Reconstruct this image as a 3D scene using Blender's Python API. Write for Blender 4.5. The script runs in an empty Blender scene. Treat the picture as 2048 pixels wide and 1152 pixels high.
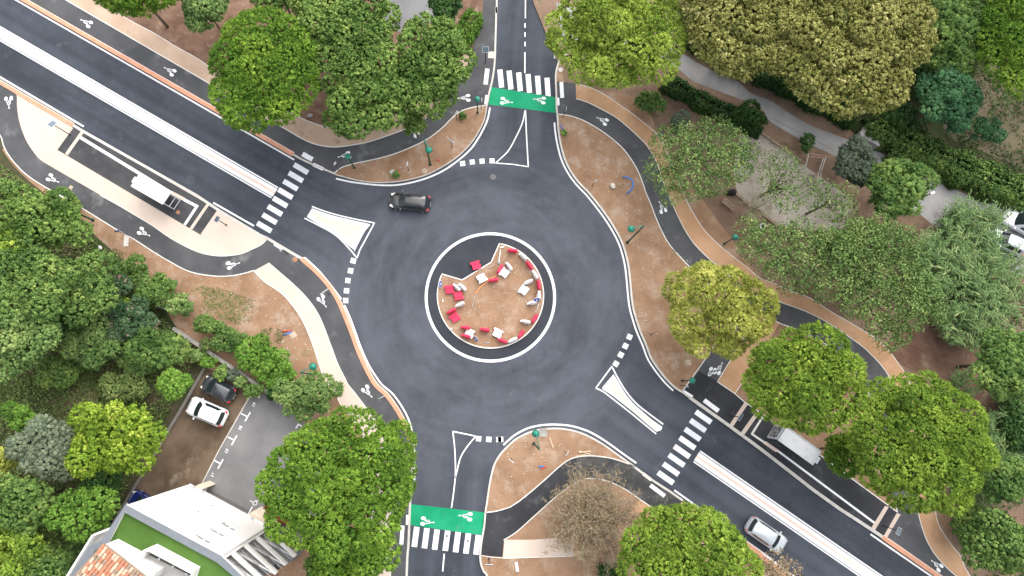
import bpy, math, random
import numpy as np
from mathutils import Vector, Matrix

# ------------------------------------------------------------------ camera, sky, sun, exposure
SC = bpy.context.scene
HC = 67.0                      # camera height above the road, metres
FPX = 1365.0                   # focal length in pixels of the 2048 wide photograph
NX, NY = 965.0, 775.0          # the point straight below the camera, in photograph pixels
_d = np.array([NX - 1024.0, -(NY - 576.0), -FPX]); _d /= np.linalg.norm(_d)
_wz = -_d
_wx = np.array([1.0, 0, 0]); _wx -= _wx.dot(_wz) * _wz; _wx /= np.linalg.norm(_wx)
_wy = np.cross(_wz, _wx)
ROT = np.array([_wx, _wy, _wz])          # camera axes -> world axes
cam_d = bpy.data.cameras.new('camera'); cam_d.sensor_width = 36.0; cam_d.lens = 36.0 * FPX / 2048.0
cam_d.clip_start = 0.5; cam_d.clip_end = 3000.0
cam = bpy.data.objects.new('camera', cam_d); SC.collection.objects.link(cam)
M4 = Matrix.Identity(4)
for i in range(3):
    for j in range(3): M4[i][j] = ROT[i][j]
M4[2][3] = HC
cam.matrix_world = M4
SC.camera = cam

SUN_EL, SUN_AZ = 48.0, 28.0
world = bpy.data.worlds.new('World'); SC.world = world; world.use_nodes = True
wn = world.node_tree.nodes; wl = world.node_tree.links
wn.clear()
sky = wn.new('ShaderNodeTexSky'); sky.sky_type = 'NISHITA'; sky.sun_disc = False
sky.sun_elevation = math.radians(SUN_EL); sky.sun_rotation = math.radians(SUN_AZ)
sky.air_density = 1.0; sky.dust_density = 3.0; sky.ozone_density = 1.0
hs = wn.new('ShaderNodeHueSaturation'); hs.inputs['Saturation'].default_value = 0.35
bg = wn.new('ShaderNodeBackground'); bg.inputs['Strength'].default_value = 0.15
wo = wn.new('ShaderNodeOutputWorld')
wl.new(sky.outputs[0], hs.inputs['Color']); wl.new(hs.outputs[0], bg.inputs[0]); wl.new(bg.outputs[0], wo.inputs[0])
sun_d = bpy.data.lights.new('sun', 'SUN'); sun_d.energy = 1.5; sun_d.angle = math.radians(110); sun_d.color = (1.0, 0.96, 0.9)
sun = bpy.data.objects.new('sun', sun_d); SC.collection.objects.link(sun)
_el, _az = math.radians(SUN_EL), math.radians(SUN_AZ)
sdir = Vector((math.sin(_az) * math.cos(_el), math.cos(_az) * math.cos(_el), math.sin(_el)))
sun.rotation_euler = sdir.to_track_quat('Z', 'Y').to_euler(); sun.location = (0, 0, 90)
SC.view_settings.view_transform = 'Standard'; SC.view_settings.look = 'None'
SC.view_settings.exposure = 1.12; SC.view_settings.gamma = 1.0; SC.view_settings.use_curve_mapping = False
SC.cycles.max_bounces = 4; SC.cycles.diffuse_bounces = 2; SC.cycles.glossy_bounces = 2

# ------------------------------------------------------------------ helpers
COL = SC.collection
def G(px, py, z=0.0):
    """where a photograph pixel meets the level z of the place"""
    r = ROT @ np.array([px - 1024.0, -(py - 576.0), -FPX])
    t = (HC - z) / -r[2]
    return np.array([r[0] * t, r[1] * t, z])
def GP(pts, z=0.0): return [G(x, y, z) for x, y in pts]
def T(c, r, pts):
    x0 = (0, 500, 1000, 1500)[c]; y0 = (0, 380, 762)[r]
    return [(x0 + x / 2.954, y0 + y / 2.954) for x, y in pts]
def ZZ(x0, y0, s, pts): return [(x0 + x / s, y0 + y / s) for x, y in pts]
def cat(pts, n=6, closed=False):
    P = [np.array(p, float) for p in pts]; N = len(P); out = []
    rng = range(N) if closed else range(N - 1)
    for i in rng:
        if closed: p0, p1, p2, p3 = P[(i - 1) % N], P[i], P[(i + 1) % N], P[(i + 2) % N]
        else: p0, p1, p2, p3 = P[max(i - 1, 0)], P[i], P[i + 1], P[min(i + 2, N - 1)]
        for k in range(n):
            t = k / n
            out.append(0.5 * ((2 * p1) + (-p0 + p2) * t + (2 * p0 - 5 * p1 + 4 * p2 - p3) * t * t + (-p0 + 3 * p1 - 3 * p2 + p3) * t ** 3))
    if not closed: out.append(P[-1])
    return [tuple(p) for p in out]

def link(o, parent=None):
    COL.objects.link(o)
    if parent is not None: o.parent = parent
    return o
def mesh_obj(name, V, F, mat=None, parent=None, smooth=False, mats=None, midx=None):
    me = bpy.data.meshes.new(name)
    me.from_pydata([tuple(map(float, v)) for v in V], [], [tuple(f) for f in F])
    if mats:
        for m in mats: me.materials.append(m)
        if midx is not None: me.polygons.foreach_set('material_index', midx)
    elif mat: me.materials.append(mat)
    if smooth: me.polygons.foreach_set('use_smooth', [True] * len(me.polygons))
    me.update()
    return link(bpy.data.objects.new(name, me), parent)
def struct(o): o['kind'] = 'structure'; return o
def stuff(o): o['kind'] = 'stuff'; return o
def tag(o, label, cat_, group=None):
    o['label'] = label; o['category'] = cat_
    if group: o['group'] = group
    return o
def thing(name, label, cat_, loc, rz=0.0, group=None):
    o = bpy.data.objects.new(name, None); o.empty_display_size = 0.3
    link(o); o.location = tuple(map(float, loc)); o.rotation_euler = (0, 0, rz)
    return tag(o, label, cat_, group)

def area2(P):
    return sum(P[i][0] * P[(i + 1) % len(P)][1] - P[(i + 1) % len(P)][0] * P[i][1] for i in range(len(P)))
def prism_vf(P2, z0, z1, V=None, F=None):
    """closed slab over a 2-D outline"""
    V = [] if V is None else V; F = [] if F is None else F
    P2 = [(p[0], p[1]) for p in P2]
    if area2(P2) < 0: P2 = P2[::-1]
    n = len(P2); b = len(V)
    V += [(x, y, z1) for x, y in P2] + [(x, y, z0) for x, y in P2]
    F.append([b + i for i in range(n)]); F.append([b + n + i for i in range(n)][::-1])
    for i in range(n):
        j = (i + 1) % n; F.append([b + i, b + n + i, b + n + j, b + j])
    return V, F
def sheet(name, pts, z, mat, parent=None, skirt=0.0):
    """flat surface over an outline given in photograph pixels"""
    P = GP(pts, z); P = [(p[0], p[1]) for p in P]
    if area2(P) < 0: P = P[::-1]
    if skirt: V, F = prism_vf(P, z - skirt, z)
    else: V = [(x, y, z) for x, y in P]; F = [list(range(len(P)))]
    return mesh_obj(name, V, F, mat, parent)
def ribbon_vf(W, w, z0, z1, V, F, closed=False, off=0.0):
    """a strip of width w along world points, top z1; solid down to z0 when z0 < z1"""
    W = [np.array(p[:2], float) for p in W]; n = len(W); L = []; R = []
    for i in range(n):
        a = W[(i - 1) % n] if (closed or i > 0) else W[i]; c = W[(i + 1) % n] if (closed or i < n - 1) else W[i]
        t = c - a; t /= (np.linalg.norm(t) + 1e-9); nn = np.array([-t[1], t[0]])
        L.append(W[i] + nn * (w / 2 + off)); R.append(W[i] - nn * (w / 2 - off))
    b = len(V); solid = z0 < z1
    for i in range(n):
        V.append((L[i][0], L[i][1], z1)); V.append((R[i][0], R[i][1], z1))
        if solid: V.append((L[i][0], L[i][1], z0)); V.append((R[i][0], R[i][1], z0))
    s = 4 if solid else 2
    for i in range(n if closed else n - 1):
        j = (i + 1) % n; p = b + i * s; q = b + j * s
        F.append([p, p + 1, q + 1, q])
        if solid: F.append([p + 2, p, q, q + 2]); F.append([p + 1, p + 3, q + 3, q + 1])
    if solid and not closed:
        F.append([b, b + 2, b + 3, b + 1]); e = b + (n - 1) * s; F.append([e, e + 1, e + 3, e + 2])
def strip(name, pts, w, z, mat, parent=None, h=0.0, smoothn=0, closed=False, off=0.0):
    if smoothn: pts = cat(pts, smoothn, closed)
    V, F = [], []
    ribbon_vf(GP(pts, z), w, z - h, z, V, F, closed, off)
    return mesh_obj(name, V, F, mat, parent)
class MB:
    """collects shapes for one mesh"""
    def __init__(s): s.V = []; s.F = []
    def box(s, c, d, rz=0.0, taper=1.0):
        b = len(s.V); cs, sn = math.cos(rz), math.sin(rz)
        for z in (-1, 1):
            k = taper if z > 0 else 1.0
            for x, y in ((-1, -1), (1, -1), (1, 1), (-1, 1)):
                X, Y = x * d[0] / 2 * k, y * d[1] / 2 * k
                s.V.append((c[0] + X * cs - Y * sn, c[1] + X * sn + Y * cs, c[2] + z * d[2] / 2))
        for f in ((3, 2, 1, 0), (4, 5, 6, 7), (0, 1, 5, 4), (1, 2, 6, 5), (2, 3, 7, 6), (3, 0, 4, 7)): s.F.append([b + i for i in f])
        return s
    def obox(s, c, ax, ay, az):
        """box from centre and three half-axis vectors"""
        b = len(s.V); c, ax, ay, az = (np.array(v, float) for v in (c, ax, ay, az))
        for z in (-1, 1):
            for x, y in ((-1, -1), (1, -1), (1, 1), (-1, 1)): s.V.append(tuple(c + x * ax + y * ay + z * az))
        for f in ((3, 2, 1, 0), (4, 5, 6, 7), (0, 1, 5, 4), (1, 2, 6, 5), (2, 3, 7, 6), (3, 0, 4, 7)): s.F.append([b + i for i in f])
        return s
    def tube(s, pts, rad, n=8, cap=True):
        P = [np.array(p, float) for p in pts]; R = rad if hasattr(rad, '__len__') else [rad] * len(P)
        b = len(s.V)
        for i, p in enumerate(P):
            t = P[min(i + 1, len(P) - 1)] - P[max(i - 1, 0)]; t /= (np.linalg.norm(t) + 1e-9)
            u = np.cross(t, (0, 0, 1.0)) if abs(t[2]) < 0.95 else np.cross(t, (1.0, 0, 0)); u /= np.linalg.norm(u); v = np.cross(t, u)
            for k in range(n):
                a = 2 * math.pi * k / n; s.V.append(tuple(p + R[i] * (math.cos(a) * u + math.sin(a) * v)))
        for i in range(len(P) - 1):
            for k in range(n):
                k2 = (k + 1) % n; s.F.append([b + i * n + k, b + i * n + k2, b + (i + 1) * n + k2, b + (i + 1) * n + k])
        if cap:
            s.F.append([b + k for k in range(n)][::-1]); e = b + (len(P) - 1) * n; s.F.append([e + k for k in range(n)])
        return s
    def lathe(s, prof, c=(0, 0, 0), n=16):
        b = len(s.V)
        for r, z in prof:
            for k in range(n):
                a = 2 * math.pi * k / n; s.V.append((c[0] + r * math.cos(a), c[1] + r * math.sin(a), c[2] + z))
        for i in range(len(prof) - 1):
            for k in range(n):
                k2 = (k + 1) % n; s.F.append([b + i * n + k, b + i * n + k2, b + (i + 1) * n + k2, b + (i + 1) * n + k])
        s.F.append([b + k for k in range(n)][::-1]); e = b + (len(prof) - 1) * n; s.F.append([e + k for k in range(n)])
        return s
    def disc(s, c, ru, rv, u=(1, 0, 0), v=(0, 1, 0), n=16):
        b = len(s.V); c, u, v = (np.array(q, float) for q in (c, u, v))
        for k in range(n):
            a = 2 * math.pi * k / n; s.V.append(tuple(c + ru * math.cos(a) * u + rv * math.sin(a) * v))
        s.F.append([b + k for k in range(n)]); return s
    def prism(s, P2, z0, z1): prism_vf(P2, z0, z1, s.V, s.F); return s
    def build(s, name, mat, parent=None, smooth=False): return mesh_obj(name, s.V, s.F, mat, parent, smooth)
def copy_tree(o, parent=None):
    c = o.copy(); COL.objects.link(c)
    if parent is not None: c.parent = parent
    for ch in list(o.children): copy_tree(ch, c)
    return c

# ------------------------------------------------------------------ materials
def new_mat(name):
    m = bpy.data.materials.new(name); m.use_nodes = True
    nt = m.node_tree; return m, nt, nt.nodes, nt.links, nt.nodes['Principled BSDF']
def plain(name, col, rough=0.7, metal=0.0, var=0.0, scale=3.0, spec=0.3, coat=0.0, bump=0.0, bscale=40.0):
    m, nt, N, L, B = new_mat(name)
    B.inputs['Base Color'].default_value = (*col, 1); B.inputs['Roughness'].default_value = rough
    B.inputs['Metallic'].default_value = metal; B.inputs['Specular IOR Level'].default_value = spec
    B.inputs['Coat Weight'].default_value = coat; B.inputs['Coat Roughness'].default_value = 0.08
    if var > 0:
        tc = N.new('ShaderNodeTexCoord'); no = N.new('ShaderNodeTexNoise'); no.inputs['Scale'].default_value = scale; no.inputs['Detail'].default_value = 6
        cr = N.new('ShaderNodeMapRange'); cr.inputs['From Min'].default_value = 0.3; cr.inputs['From Max'].default_value = 0.7
        cr.inputs['To Min'].default_value = 1 - var; cr.inputs['To Max'].default_value = 1 + var
        mx = N.new('ShaderNodeVectorMath'); mx.operation = 'SCALE'; mx.inputs[0].default_value = col
        L.new(tc.outputs['Object'], no.inputs['Vector']); L.new(no.outputs[0], cr.inputs[0]); L.new(cr.outputs[0], mx.inputs['Scale']); L.new(mx.outputs[0], B.inputs['Base Color'])
    if bump > 0:
        tc = N.new('ShaderNodeTexCoord'); n2 = N.new('ShaderNodeTexNoise'); n2.inputs['Scale'].default_value = bscale; n2.inputs['Detail'].default_value = 4
        bp = N.new('ShaderNodeBump'); bp.inputs['Strength'].default_value = bump; bp.inputs['Distance'].default_value = 0.05
        L.new(tc.outputs['Object'], n2.inputs['Vector']); L.new(n2.outputs[0], bp.inputs['Height']); L.new(bp.outputs[0], B.inputs['Normal'])
    return m
def ground_mat(name, c1, c2, c3=None, s1=0.25, s2=3.0, speck=0.0, speck_col=(0.6, 0.55, 0.48), rough=0.95, bump=0.5, lo=0.4, hi=0.6, fine=0.25, t3=(0.56, 0.72)):
    """two soil tones in large patches, a third in small ones, grain and pale specks"""
    m, nt, N, L, B = new_mat(name); B.inputs['Roughness'].default_value = rough; B.inputs['Specular IOR Level'].default_value = 0.15
    tc = N.new('ShaderNodeTexCoord')
    def noise(sc, det=8, rgh=0.6):
        n = N.new('ShaderNodeTexNoise'); n.inputs['Scale'].default_value = sc; n.inputs['Detail'].default_value = det; n.inputs['Roughness'].default_value = rgh
        L.new(tc.outputs['Object'], n.inputs['Vector']); return n
    def rng(src, a, b, c=0.0, d=1.0):
        r = N.new('ShaderNodeMapRange'); r.inputs['From Min'].default_value = a; r.inputs['From Max'].default_value = b
        r.inputs['To Min'].default_value = c; r.inputs['To Max'].default_value = d; L.new(src, r.inputs[0]); return r.outputs[0]
    def mix(f, a, b):
        x = N.new('ShaderNodeMix'); x.data_type = 'RGBA'; L.new(f, x.inputs['Factor'])
        for k, v in ((6, a), (7, b)):
            if isinstance(v, tuple): x.inputs[k].default_value = (*v, 1)
            else: L.new(v, x.inputs[k])
        return x.outputs[2]
    c = mix(rng(noise(s1).outputs[0], lo, hi), c1, c2)
    if c3: c = mix(rng(noise(s2, 10, 0.7).outputs[0], *t3), c, c3)
    fn = noise(9.0, 10, 0.75)
    sc = N.new('ShaderNodeVectorMath'); sc.operation = 'SCALE'; L.new(c, sc.inputs[0]); L.new(rng(fn.outputs[0], 0.3, 0.7, 1 - fine, 1 + fine), sc.inputs['Scale']); c = sc.outputs[0]
    if speck > 0:
        v = N.new('ShaderNodeTexVoronoi'); v.inputs['Scale'].default_value = 3.2; L.new(tc.outputs['Object'], v.inputs['Vector'])
        r = rng(v.outputs['Distance'], 0.06, 0.13, 1.0, 0.0)
        gate = rng(noise(0.7, 3).outputs[0], 0.5, 0.62)
        mm = N.new('ShaderNodeMath'); mm.operation = 'MULTIPLY'; L.new(r, mm.inputs[0]); L.new(gate, mm.inputs[1])
        m2 = N.new('ShaderNodeMath'); m2.operation = 'MULTIPLY'; L.new(mm.outputs[0], m2.inputs[0]); m2.inputs[1].default_value = speck
        c = mix(m2.outputs[0], c, speck_col)
    L.new(c, B.inputs['Base Color'])
    if bump > 0:
        bp = N.new('ShaderNodeBump'); bp.inputs['Strength'].default_value = bump; bp.inputs['Distance'].default_value = 0.12
        L.new(fn.outputs[0], bp.inputs['Height']); L.new(bp.outputs[0], B.inputs['Normal'])
    return m
def leaf_mat(name, dark, light, transl=0.25, third=None):
    def mute(c): g = 0.3 * c[0] + 0.6 * c[1] + 0.1 * c[2]; return tuple(v + (g * w - v) * 0.07 for v, w in zip(c, (1.12, 1.0, 0.75)))
    dark, light, third = mute(dark), mute(light), (mute(third) if third else None)
    """leaf colour runs between two tones by a random value stored per leaf spray"""
    m, nt, N, L, B = new_mat(name)
    at = N.new('ShaderNodeAttribute'); at.attribute_name = 'tint'
    x = N.new('ShaderNodeValToRGB'); r = x.color_ramp
    r.elements[0].position = 0.0; r.elements[0].color = (*dark, 1)
    r.elements[1].position = 1.0; r.elements[1].color = (*(third or light), 1)
    if third: e = r.elements.new(0.8); e.color = (*light, 1)
    L.new(at.outputs['Fac'], x.inputs['Fac'])
    B.inputs['Roughness'].default_value = 0.7; B.inputs['Specular IOR Level'].default_value = 0.12
    L.new(x.outputs[0], B.inputs['Base Color'])
    return m

RCX, RCY, _ = G(981.3, 593.0)                 # centre of the roundabout
_e = G(1112, 593); RR = math.hypot(_e[0] - RCX, _e[1] - RCY)   # radius of the white ring
NWd = G(588, 319) - G(32, 0); NW_ANG = math.atan2(NWd[1], NWd[0])
SEd = G(1850, 1130) - G(1400, 815); SE_ANG = math.atan2(SEd[1], SEd[0])
def asphalt_road():
    """worn asphalt: streaks run round the island, and along the arms outside it"""
    m, nt, N, L, B = new_mat('road asphalt'); B.inputs['Roughness'].default_value = 0.85; B.inputs['Specular IOR Level'].default_value = 0.3
    tc = N.new('ShaderNodeTexCoord')
    def math_(op, a, b=None, c=None):
        n = N.new('ShaderNodeMath'); n.operation = op
        for k, v in enumerate((a, b, c)):
            if v is None: continue
            if isinstance(v, (int, float)): n.inputs[k].default_value = v
            else: L.new(v, n.inputs[k])
        return n.outputs[0]
    sp = N.new('ShaderNodeSeparateXYZ'); L.new(tc.outputs['Object'], sp.inputs[0])
    dx = math_('SUBTRACT', sp.outputs[0], float(RCX)); dy = math_('SUBTRACT', sp.outputs[1], float(RCY))
    rad = math_('SQRT', math_('ADD', math_('MULTIPLY', dx, dx), math_('MULTIPLY', dy, dy)))
    ang = math_('ARCTAN2', dy, dx)
    def streak(u, v, su, sv, off, det=4):
        cb = N.new('ShaderNodeCombineXYZ'); L.new(math_('MULTIPLY', u, su), cb.inputs[0]); L.new(math_('MULTIPLY', v, sv), cb.inputs[1]); cb.inputs[2].default_value = off
        n = N.new('ShaderNodeTexNoise'); n.inputs['Scale'].default_value = 1.0; n.inputs['Detail'].default_value = det; n.inputs['Roughness'].default_value = 0.55
        L.new(cb.outputs[0], n.inputs['Vector']); return n.outputs[0]
    ca = N.new('ShaderNodeCombineXYZ'); L.new(math_('COSINE', ang), ca.inputs[0]); L.new(math_('SINE', ang), ca.inputs[1]); L.new(math_('MULTIPLY', rad, 0.33), ca.inputs[2])
    pn = N.new('ShaderNodeTexNoise'); pn.inputs['Scale'].default_value = 1.5; pn.inputs['Detail'].default_value = 7; pn.inputs['Roughness'].default_value = 0.62; L.new(ca.outputs[0], pn.inputs['Vector'])
    def rot(a):
        c, s = math.cos(a), math.sin(a)
        u = math_('ADD', math_('MULTIPLY', dx, c), math_('MULTIPLY', dy, s)); v = math_('SUBTRACT', math_('MULTIPLY', dy, c), math_('MULTIPLY', dx, s))
        return u, v
    u1, v1 = rot(NW_ANG); s1 = streak(u1, v1, 0.012, 0.62, 3.0, 2)
    u3, v3 = rot(SE_ANG); s3 = streak(u3, v3, 0.012, 0.62, 7.0, 2)
    u2, v2 = rot(math.radians(87)); s2 = streak(u2, v2, 0.03, 0.6, 11.0, 2)
    def mixf(f, a, b):
        x = N.new('ShaderNodeMix'); x.data_type = 'FLOAT'; L.new(f, x.inputs[0]); L.new(a, x.inputs[2]); L.new(b, x.inputs[3]); return x.outputs[0]
    def rng(src, a, b, c=0.0, d=1.0):
        r = N.new('ShaderNodeMapRange'); r.interpolation_type = 'SMOOTHSTEP'; r.inputs['From Min'].default_value = a; r.inputs['From Max'].default_value = b
        r.inputs['To Min'].default_value = c; r.inputs['To Max'].default_value = d; L.new(src, r.inputs[0]); return r.outputs[0]
    east = rng(dx, -1, 1)
    side = mixf(east, s1, s3)
    ns = rng(math_('ABSOLUTE', dx), 9, 13)
    arms = mixf(ns, s2, side)
    k = mixf(rng(rad, 14, 19), pn.outputs[0], arms)
    big = N.new('ShaderNodeTexNoise'); big.inputs['Scale'].default_value = 0.16; big.inputs['Detail'].default_value = 7; L.new(tc.outputs['Object'], big.inputs['Vector'])
    dust = N.new('ShaderNodeTexNoise'); dust.inputs['Scale'].default_value = 0.5; dust.inputs['Detail'].default_value = 9; dust.inputs['Roughness'].default_value = 0.7; L.new(tc.outputs['Object'], dust.inputs['Vector'])
    mid_ = N.new('ShaderNodeTexNoise'); mid_.inputs['Scale'].default_value = 0.9; mid_.inputs['Detail'].default_value = 8; mid_.inputs['Roughness'].default_value = 0.7; L.new(tc.outputs['Object'], mid_.inputs['Vector'])
    f = math_('ADD', math_('ADD', math_('MULTIPLY', k, 0.75), math_('MULTIPLY', big.outputs[0], 0.55)), math_('MULTIPLY', math_('SUBTRACT', mid_.outputs[0], 0.5), 0.35))
    f = rng(f, 0.41, 0.87)
    ring = rng(rad, 16, 24)
    cr = N.new('ShaderNodeMix'); cr.data_type = 'RGBA'; cr.inputs[6].default_value = (0.046, 0.051, 0.063, 1); cr.inputs[7].default_value = (0.090, 0.098, 0.119, 1); L.new(f, cr.inputs[0])
    cr3 = N.new('ShaderNodeMix'); cr3.data_type = 'RGBA'; cr3.inputs[6].default_value = (0.030, 0.035, 0.045, 1); cr3.inputs[7].default_value = (0.066, 0.076, 0.094, 1); L.new(f, cr3.inputs[0])
    cr4 = N.new('ShaderNodeMix'); cr4.data_type = 'RGBA'; L.new(ring, cr4.inputs[0]); L.new(cr.outputs[2], cr4.inputs[6]); L.new(cr3.outputs[2], cr4.inputs[7])
    cr2 = N.new('ShaderNodeMix'); cr2.data_type = 'RGBA'; cr2.inputs[7].default_value = (0.20, 0.195, 0.195, 1); L.new(cr4.outputs[2], cr2.inputs[6])
    L.new(math_('MULTIPLY', rng(dust.outputs[0], 0.57, 0.8), 0.42), cr2.inputs[0])
    L.new(cr2.outputs[2], B.inputs['Base Color'])
    return m
MT = {}
MT['road'] = asphalt_road()
MT['path'] = ground_mat('path asphalt', (0.066, 0.067, 0.071), (0.108, 0.109, 0.113), (0.19, 0.19, 0.19), s1=0.30, s2=0.35, rough=0.9, bump=0.05, lo=0.35, hi=0.7, fine=0.1)
MT['platform'] = ground_mat('platform asphalt', (0.055, 0.055, 0.058), (0.078, 0.078, 0.081), (0.12, 0.12, 0.12), s1=0.4, s2=0.5, rough=0.9, bump=0.05, fine=0.1)
MT['path_dark'] = ground_mat('fresh asphalt', (0.034, 0.035, 0.039), (0.050, 0.051, 0.055), (0.10, 0.10, 0.10), s1=0.3, s2=0.6, rough=0.9, bump=0.05, fine=0.1)
MT['apron'] = ground_mat('apron asphalt', (0.040, 0.043, 0.052), (0.052, 0.055, 0.065), None, s1=0.3, rough=0.9, bump=0.05, fine=0.1)
MT['scuffed'] = ground_mat('scuffed asphalt', (0.05, 0.05, 0.05), (0.09, 0.088, 0.085), (0.2, 0.19, 0.18), s1=0.6, s2=0.8, rough=0.9, bump=0.05, fine=0.12)
MT['soil'] = ground_mat('bare soil', (0.245, 0.146, 0.086), (0.345, 0.217, 0.137), (0.43, 0.335, 0.255), s1=0.4, s2=0.55, t3=(0.50, 0.74), speck=0.5, lo=0.35, hi=0.65, bump=0.35, fine=0.28)
MT['soil_red'] = ground_mat('dark leaf litter soil', (0.14, 0.08, 0.055), (0.22, 0.135, 0.095), (0.30, 0.22, 0.16), s1=0.5, s2=0.8, speck=0.4, fine=0.35)
MT['soil_dim'] = ground_mat('brown soil', (0.19, 0.125, 0.088), (0.27, 0.185, 0.13), (0.10, 0.13, 0.055), s1=0.3, s2=0.5, speck=0.3, fine=0.35)
MT['wood_floor'] = ground_mat('dark woodland floor', (0.04, 0.055, 0.018), (0.09, 0.075, 0.045), (0.05, 0.09, 0.02), s1=0.3, s2=0.5, fine=0.35)  # dark earth and grass, the floor's own colour
MT['lawn'] = ground_mat('dry lawn', (0.12, 0.10, 0.06), (0.16, 0.13, 0.085), (0.08, 0.11, 0.03), s1=0.2, s2=0.4, fine=0.3)
MT['gravel'] = ground_mat('pale gravel', (0.40, 0.35, 0.29), (0.48, 0.43, 0.365), (0.28, 0.215, 0.155), s1=0.3, s2=0.5, speck=0.3, fine=0.15)
MT['beige'] = plain('pale stabilised sand', (0.60, 0.49, 0.41), 0.9, var=0.05, scale=0.5, spec=0.1)
MT['beige_nw'] = ground_mat('stabilised sand', (0.45, 0.32, 0.23), (0.52, 0.39, 0.29), (0.40, 0.28, 0.20), s1=0.3, s2=0.6, fine=0.08, bump=0.1)
MT['beige_ne'] = ground_mat('orange stabilised sand', (0.44, 0.26, 0.145), (0.52, 0.32, 0.19), (0.38, 0.24, 0.15), s1=0.4, s2=0.6, fine=0.1, bump=0.1)
MT['beige_litter'] = ground_mat('pine litter', (0.45, 0.32, 0.23), (0.46, 0.34, 0.25), (0.13, 0.06, 0.04), s1=0.5, s2=0.9, fine=0.1, bump=0.1)
MT['terra'] = plain('terracotta concrete', (0.60, 0.30, 0.19), 0.85, var=0.10, scale=1.5, spec=0.15)
MT['terra_pale'] = plain('pale terracotta resin', (0.76, 0.59, 0.50), 0.85, var=0.05, scale=1.0, spec=0.15)
MT['sand_island'] = plain('island resin', (0.74, 0.60, 0.49), 0.85, var=0.05, scale=0.7, spec=0.15)
MT['kerb'] = plain('kerb concrete', (0.55, 0.52, 0.47), 0.85, var=0.12, scale=2.0, spec=0.2)
MT['kerb_white'] = plain('white edging concrete', (0.72, 0.70, 0.65), 0.85, var=0.10, scale=1.5, spec=0.2)
MT['paint'] = plain('white road paint', (0.80, 0.80, 0.80), 0.7, var=0.07, scale=2.5, spec=0.3)
MT['paint_worn'] = ground_mat('thin white road paint', (0.70, 0.72, 0.75), (0.62, 0.64, 0.68), (0.45, 0.47, 0.5), s1=1.5, s2=5.0, rough=0.7, bump=0.0, fine=0.12)
MT['green'] = ground_mat('green road paint', (0.006, 0.26, 0.115), (0.016, 0.31, 0.150), (0.07, 0.25, 0.16), s1=0.5, s2=0.8, rough=0.7, bump=0.0, fine=0.10)
MT['parking'] = ground_mat('car park asphalt', (0.165, 0.163, 0.165), (0.215, 0.212, 0.212), None, s1=0.25, rough=0.9, bump=0.05, fine=0.06)
MT['bays'] = ground_mat('stained paving', (0.09, 0.065, 0.042), (0.16, 0.115, 0.078), (0.33, 0.26, 0.19), s1=0.3, s2=0.28, rough=0.95, bump=0.1, fine=0.18)
MT['lane'] = ground_mat('lane concrete', (0.27, 0.265, 0.26), (0.36, 0.35, 0.34), (0.19, 0.175, 0.165), s1=0.25, s2=0.35, rough=0.9, bump=0.05, fine=0.08)
MT['wall_grey'] = plain('old wall concrete', (0.30, 0.285, 0.255), 0.9, var=0.25, scale=1.2)
MT['wall_dark'] = plain('dark kerb stone', (0.18, 0.165, 0.145), 0.9, var=0.25, scale=1.2)
MT['white_wall'] = plain('white render', (0.70, 0.685, 0.655), 0.85, var=0.03, scale=0.6, spec=0.2)
MT['cream_wall'] = plain('cream render', (0.66, 0.56, 0.45), 0.85, var=0.05, scale=0.8, spec=0.2)
MT['coping'] = plain('grey zinc coping', (0.165, 0.18, 0.198), 0.6, metal=0.0, var=0.1, scale=1.5)
MT['turf'] = ground_mat('artificial turf', (0.058, 0.12, 0.022), (0.085, 0.165, 0.035), (0.11, 0.19, 0.05), s1=0.2, s2=0.3, rough=0.9, bump=0.1, fine=0.08)
MT['glass'] = plain('window glass', (0.05, 0.06, 0.07), 0.08, spec=0.6)
MT['shutter'] = plain('shaded roller shutter', (0.20, 0.20, 0.20), 0.7)  # pale shutter darkened in colour to stand in for window reveal shading
MT['frame'] = plain('white frame', (0.75, 0.75, 0.75), 0.5)
MT['rail'] = plain('grey rail', (0.42, 0.44, 0.46), 0.4, metal=0.5)
MT['tile'] = plain('terracotta roof tile', (0.45, 0.20, 0.12), 0.85, var=0.25, scale=5.0, spec=0.15)
MT['tile2'] = plain('pale roof tile', (0.62, 0.42, 0.30), 0.85, var=0.2, scale=5.0, spec=0.15)
MT['tile3'] = plain('mossy roof tile', (0.30, 0.22, 0.16), 0.9, var=0.25, scale=5.0, spec=0.15)
MT['balcony_floor'] = plain('balcony tiles', (0.36, 0.345, 0.33), 0.8, var=0.12, scale=1.0)
MT['lampgreen'] = plain('green lamp paint', (0.012, 0.19, 0.125), 0.45, spec=0.4, coat=0.2)
MT['polegreen'] = plain('dark green post paint', (0.010, 0.055, 0.035), 0.5, spec=0.4)
MT['steel'] = plain('galvanised steel', (0.45, 0.46, 0.47), 0.45, metal=0.6, var=0.1, scale=8)
MT['darksteel'] = plain('dark post paint', (0.02, 0.025, 0.027), 0.5)
MT['white_plastic'] = plain('white plastic', (0.80, 0.80, 0.80), 0.5, var=0.04, scale=6, spec=0.4)
MT['red_plastic'] = plain('red plastic', (0.70, 0.035, 0.095), 0.5, var=0.06, scale=6, spec=0.3)
MT['black'] = plain('black plastic', (0.012, 0.012, 0.014), 0.6)
MT['rubber'] = plain('tyre rubber', (0.02, 0.02, 0.021), 0.85)
MT['alloy'] = plain('wheel alloy', (0.55, 0.56, 0.58), 0.3, metal=0.8)
MT['blue_sign'] = plain('blue sign', (0.015, 0.09, 0.42), 0.45)
MT['solar'] = plain('solar panel', (0.10, 0.14, 0.17), 0.15, spec=0.6)
MT['roof_white'] = plain('white shelter roof', (0.80, 0.82, 0.84), 0.5, var=0.03, scale=2.0)
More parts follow.
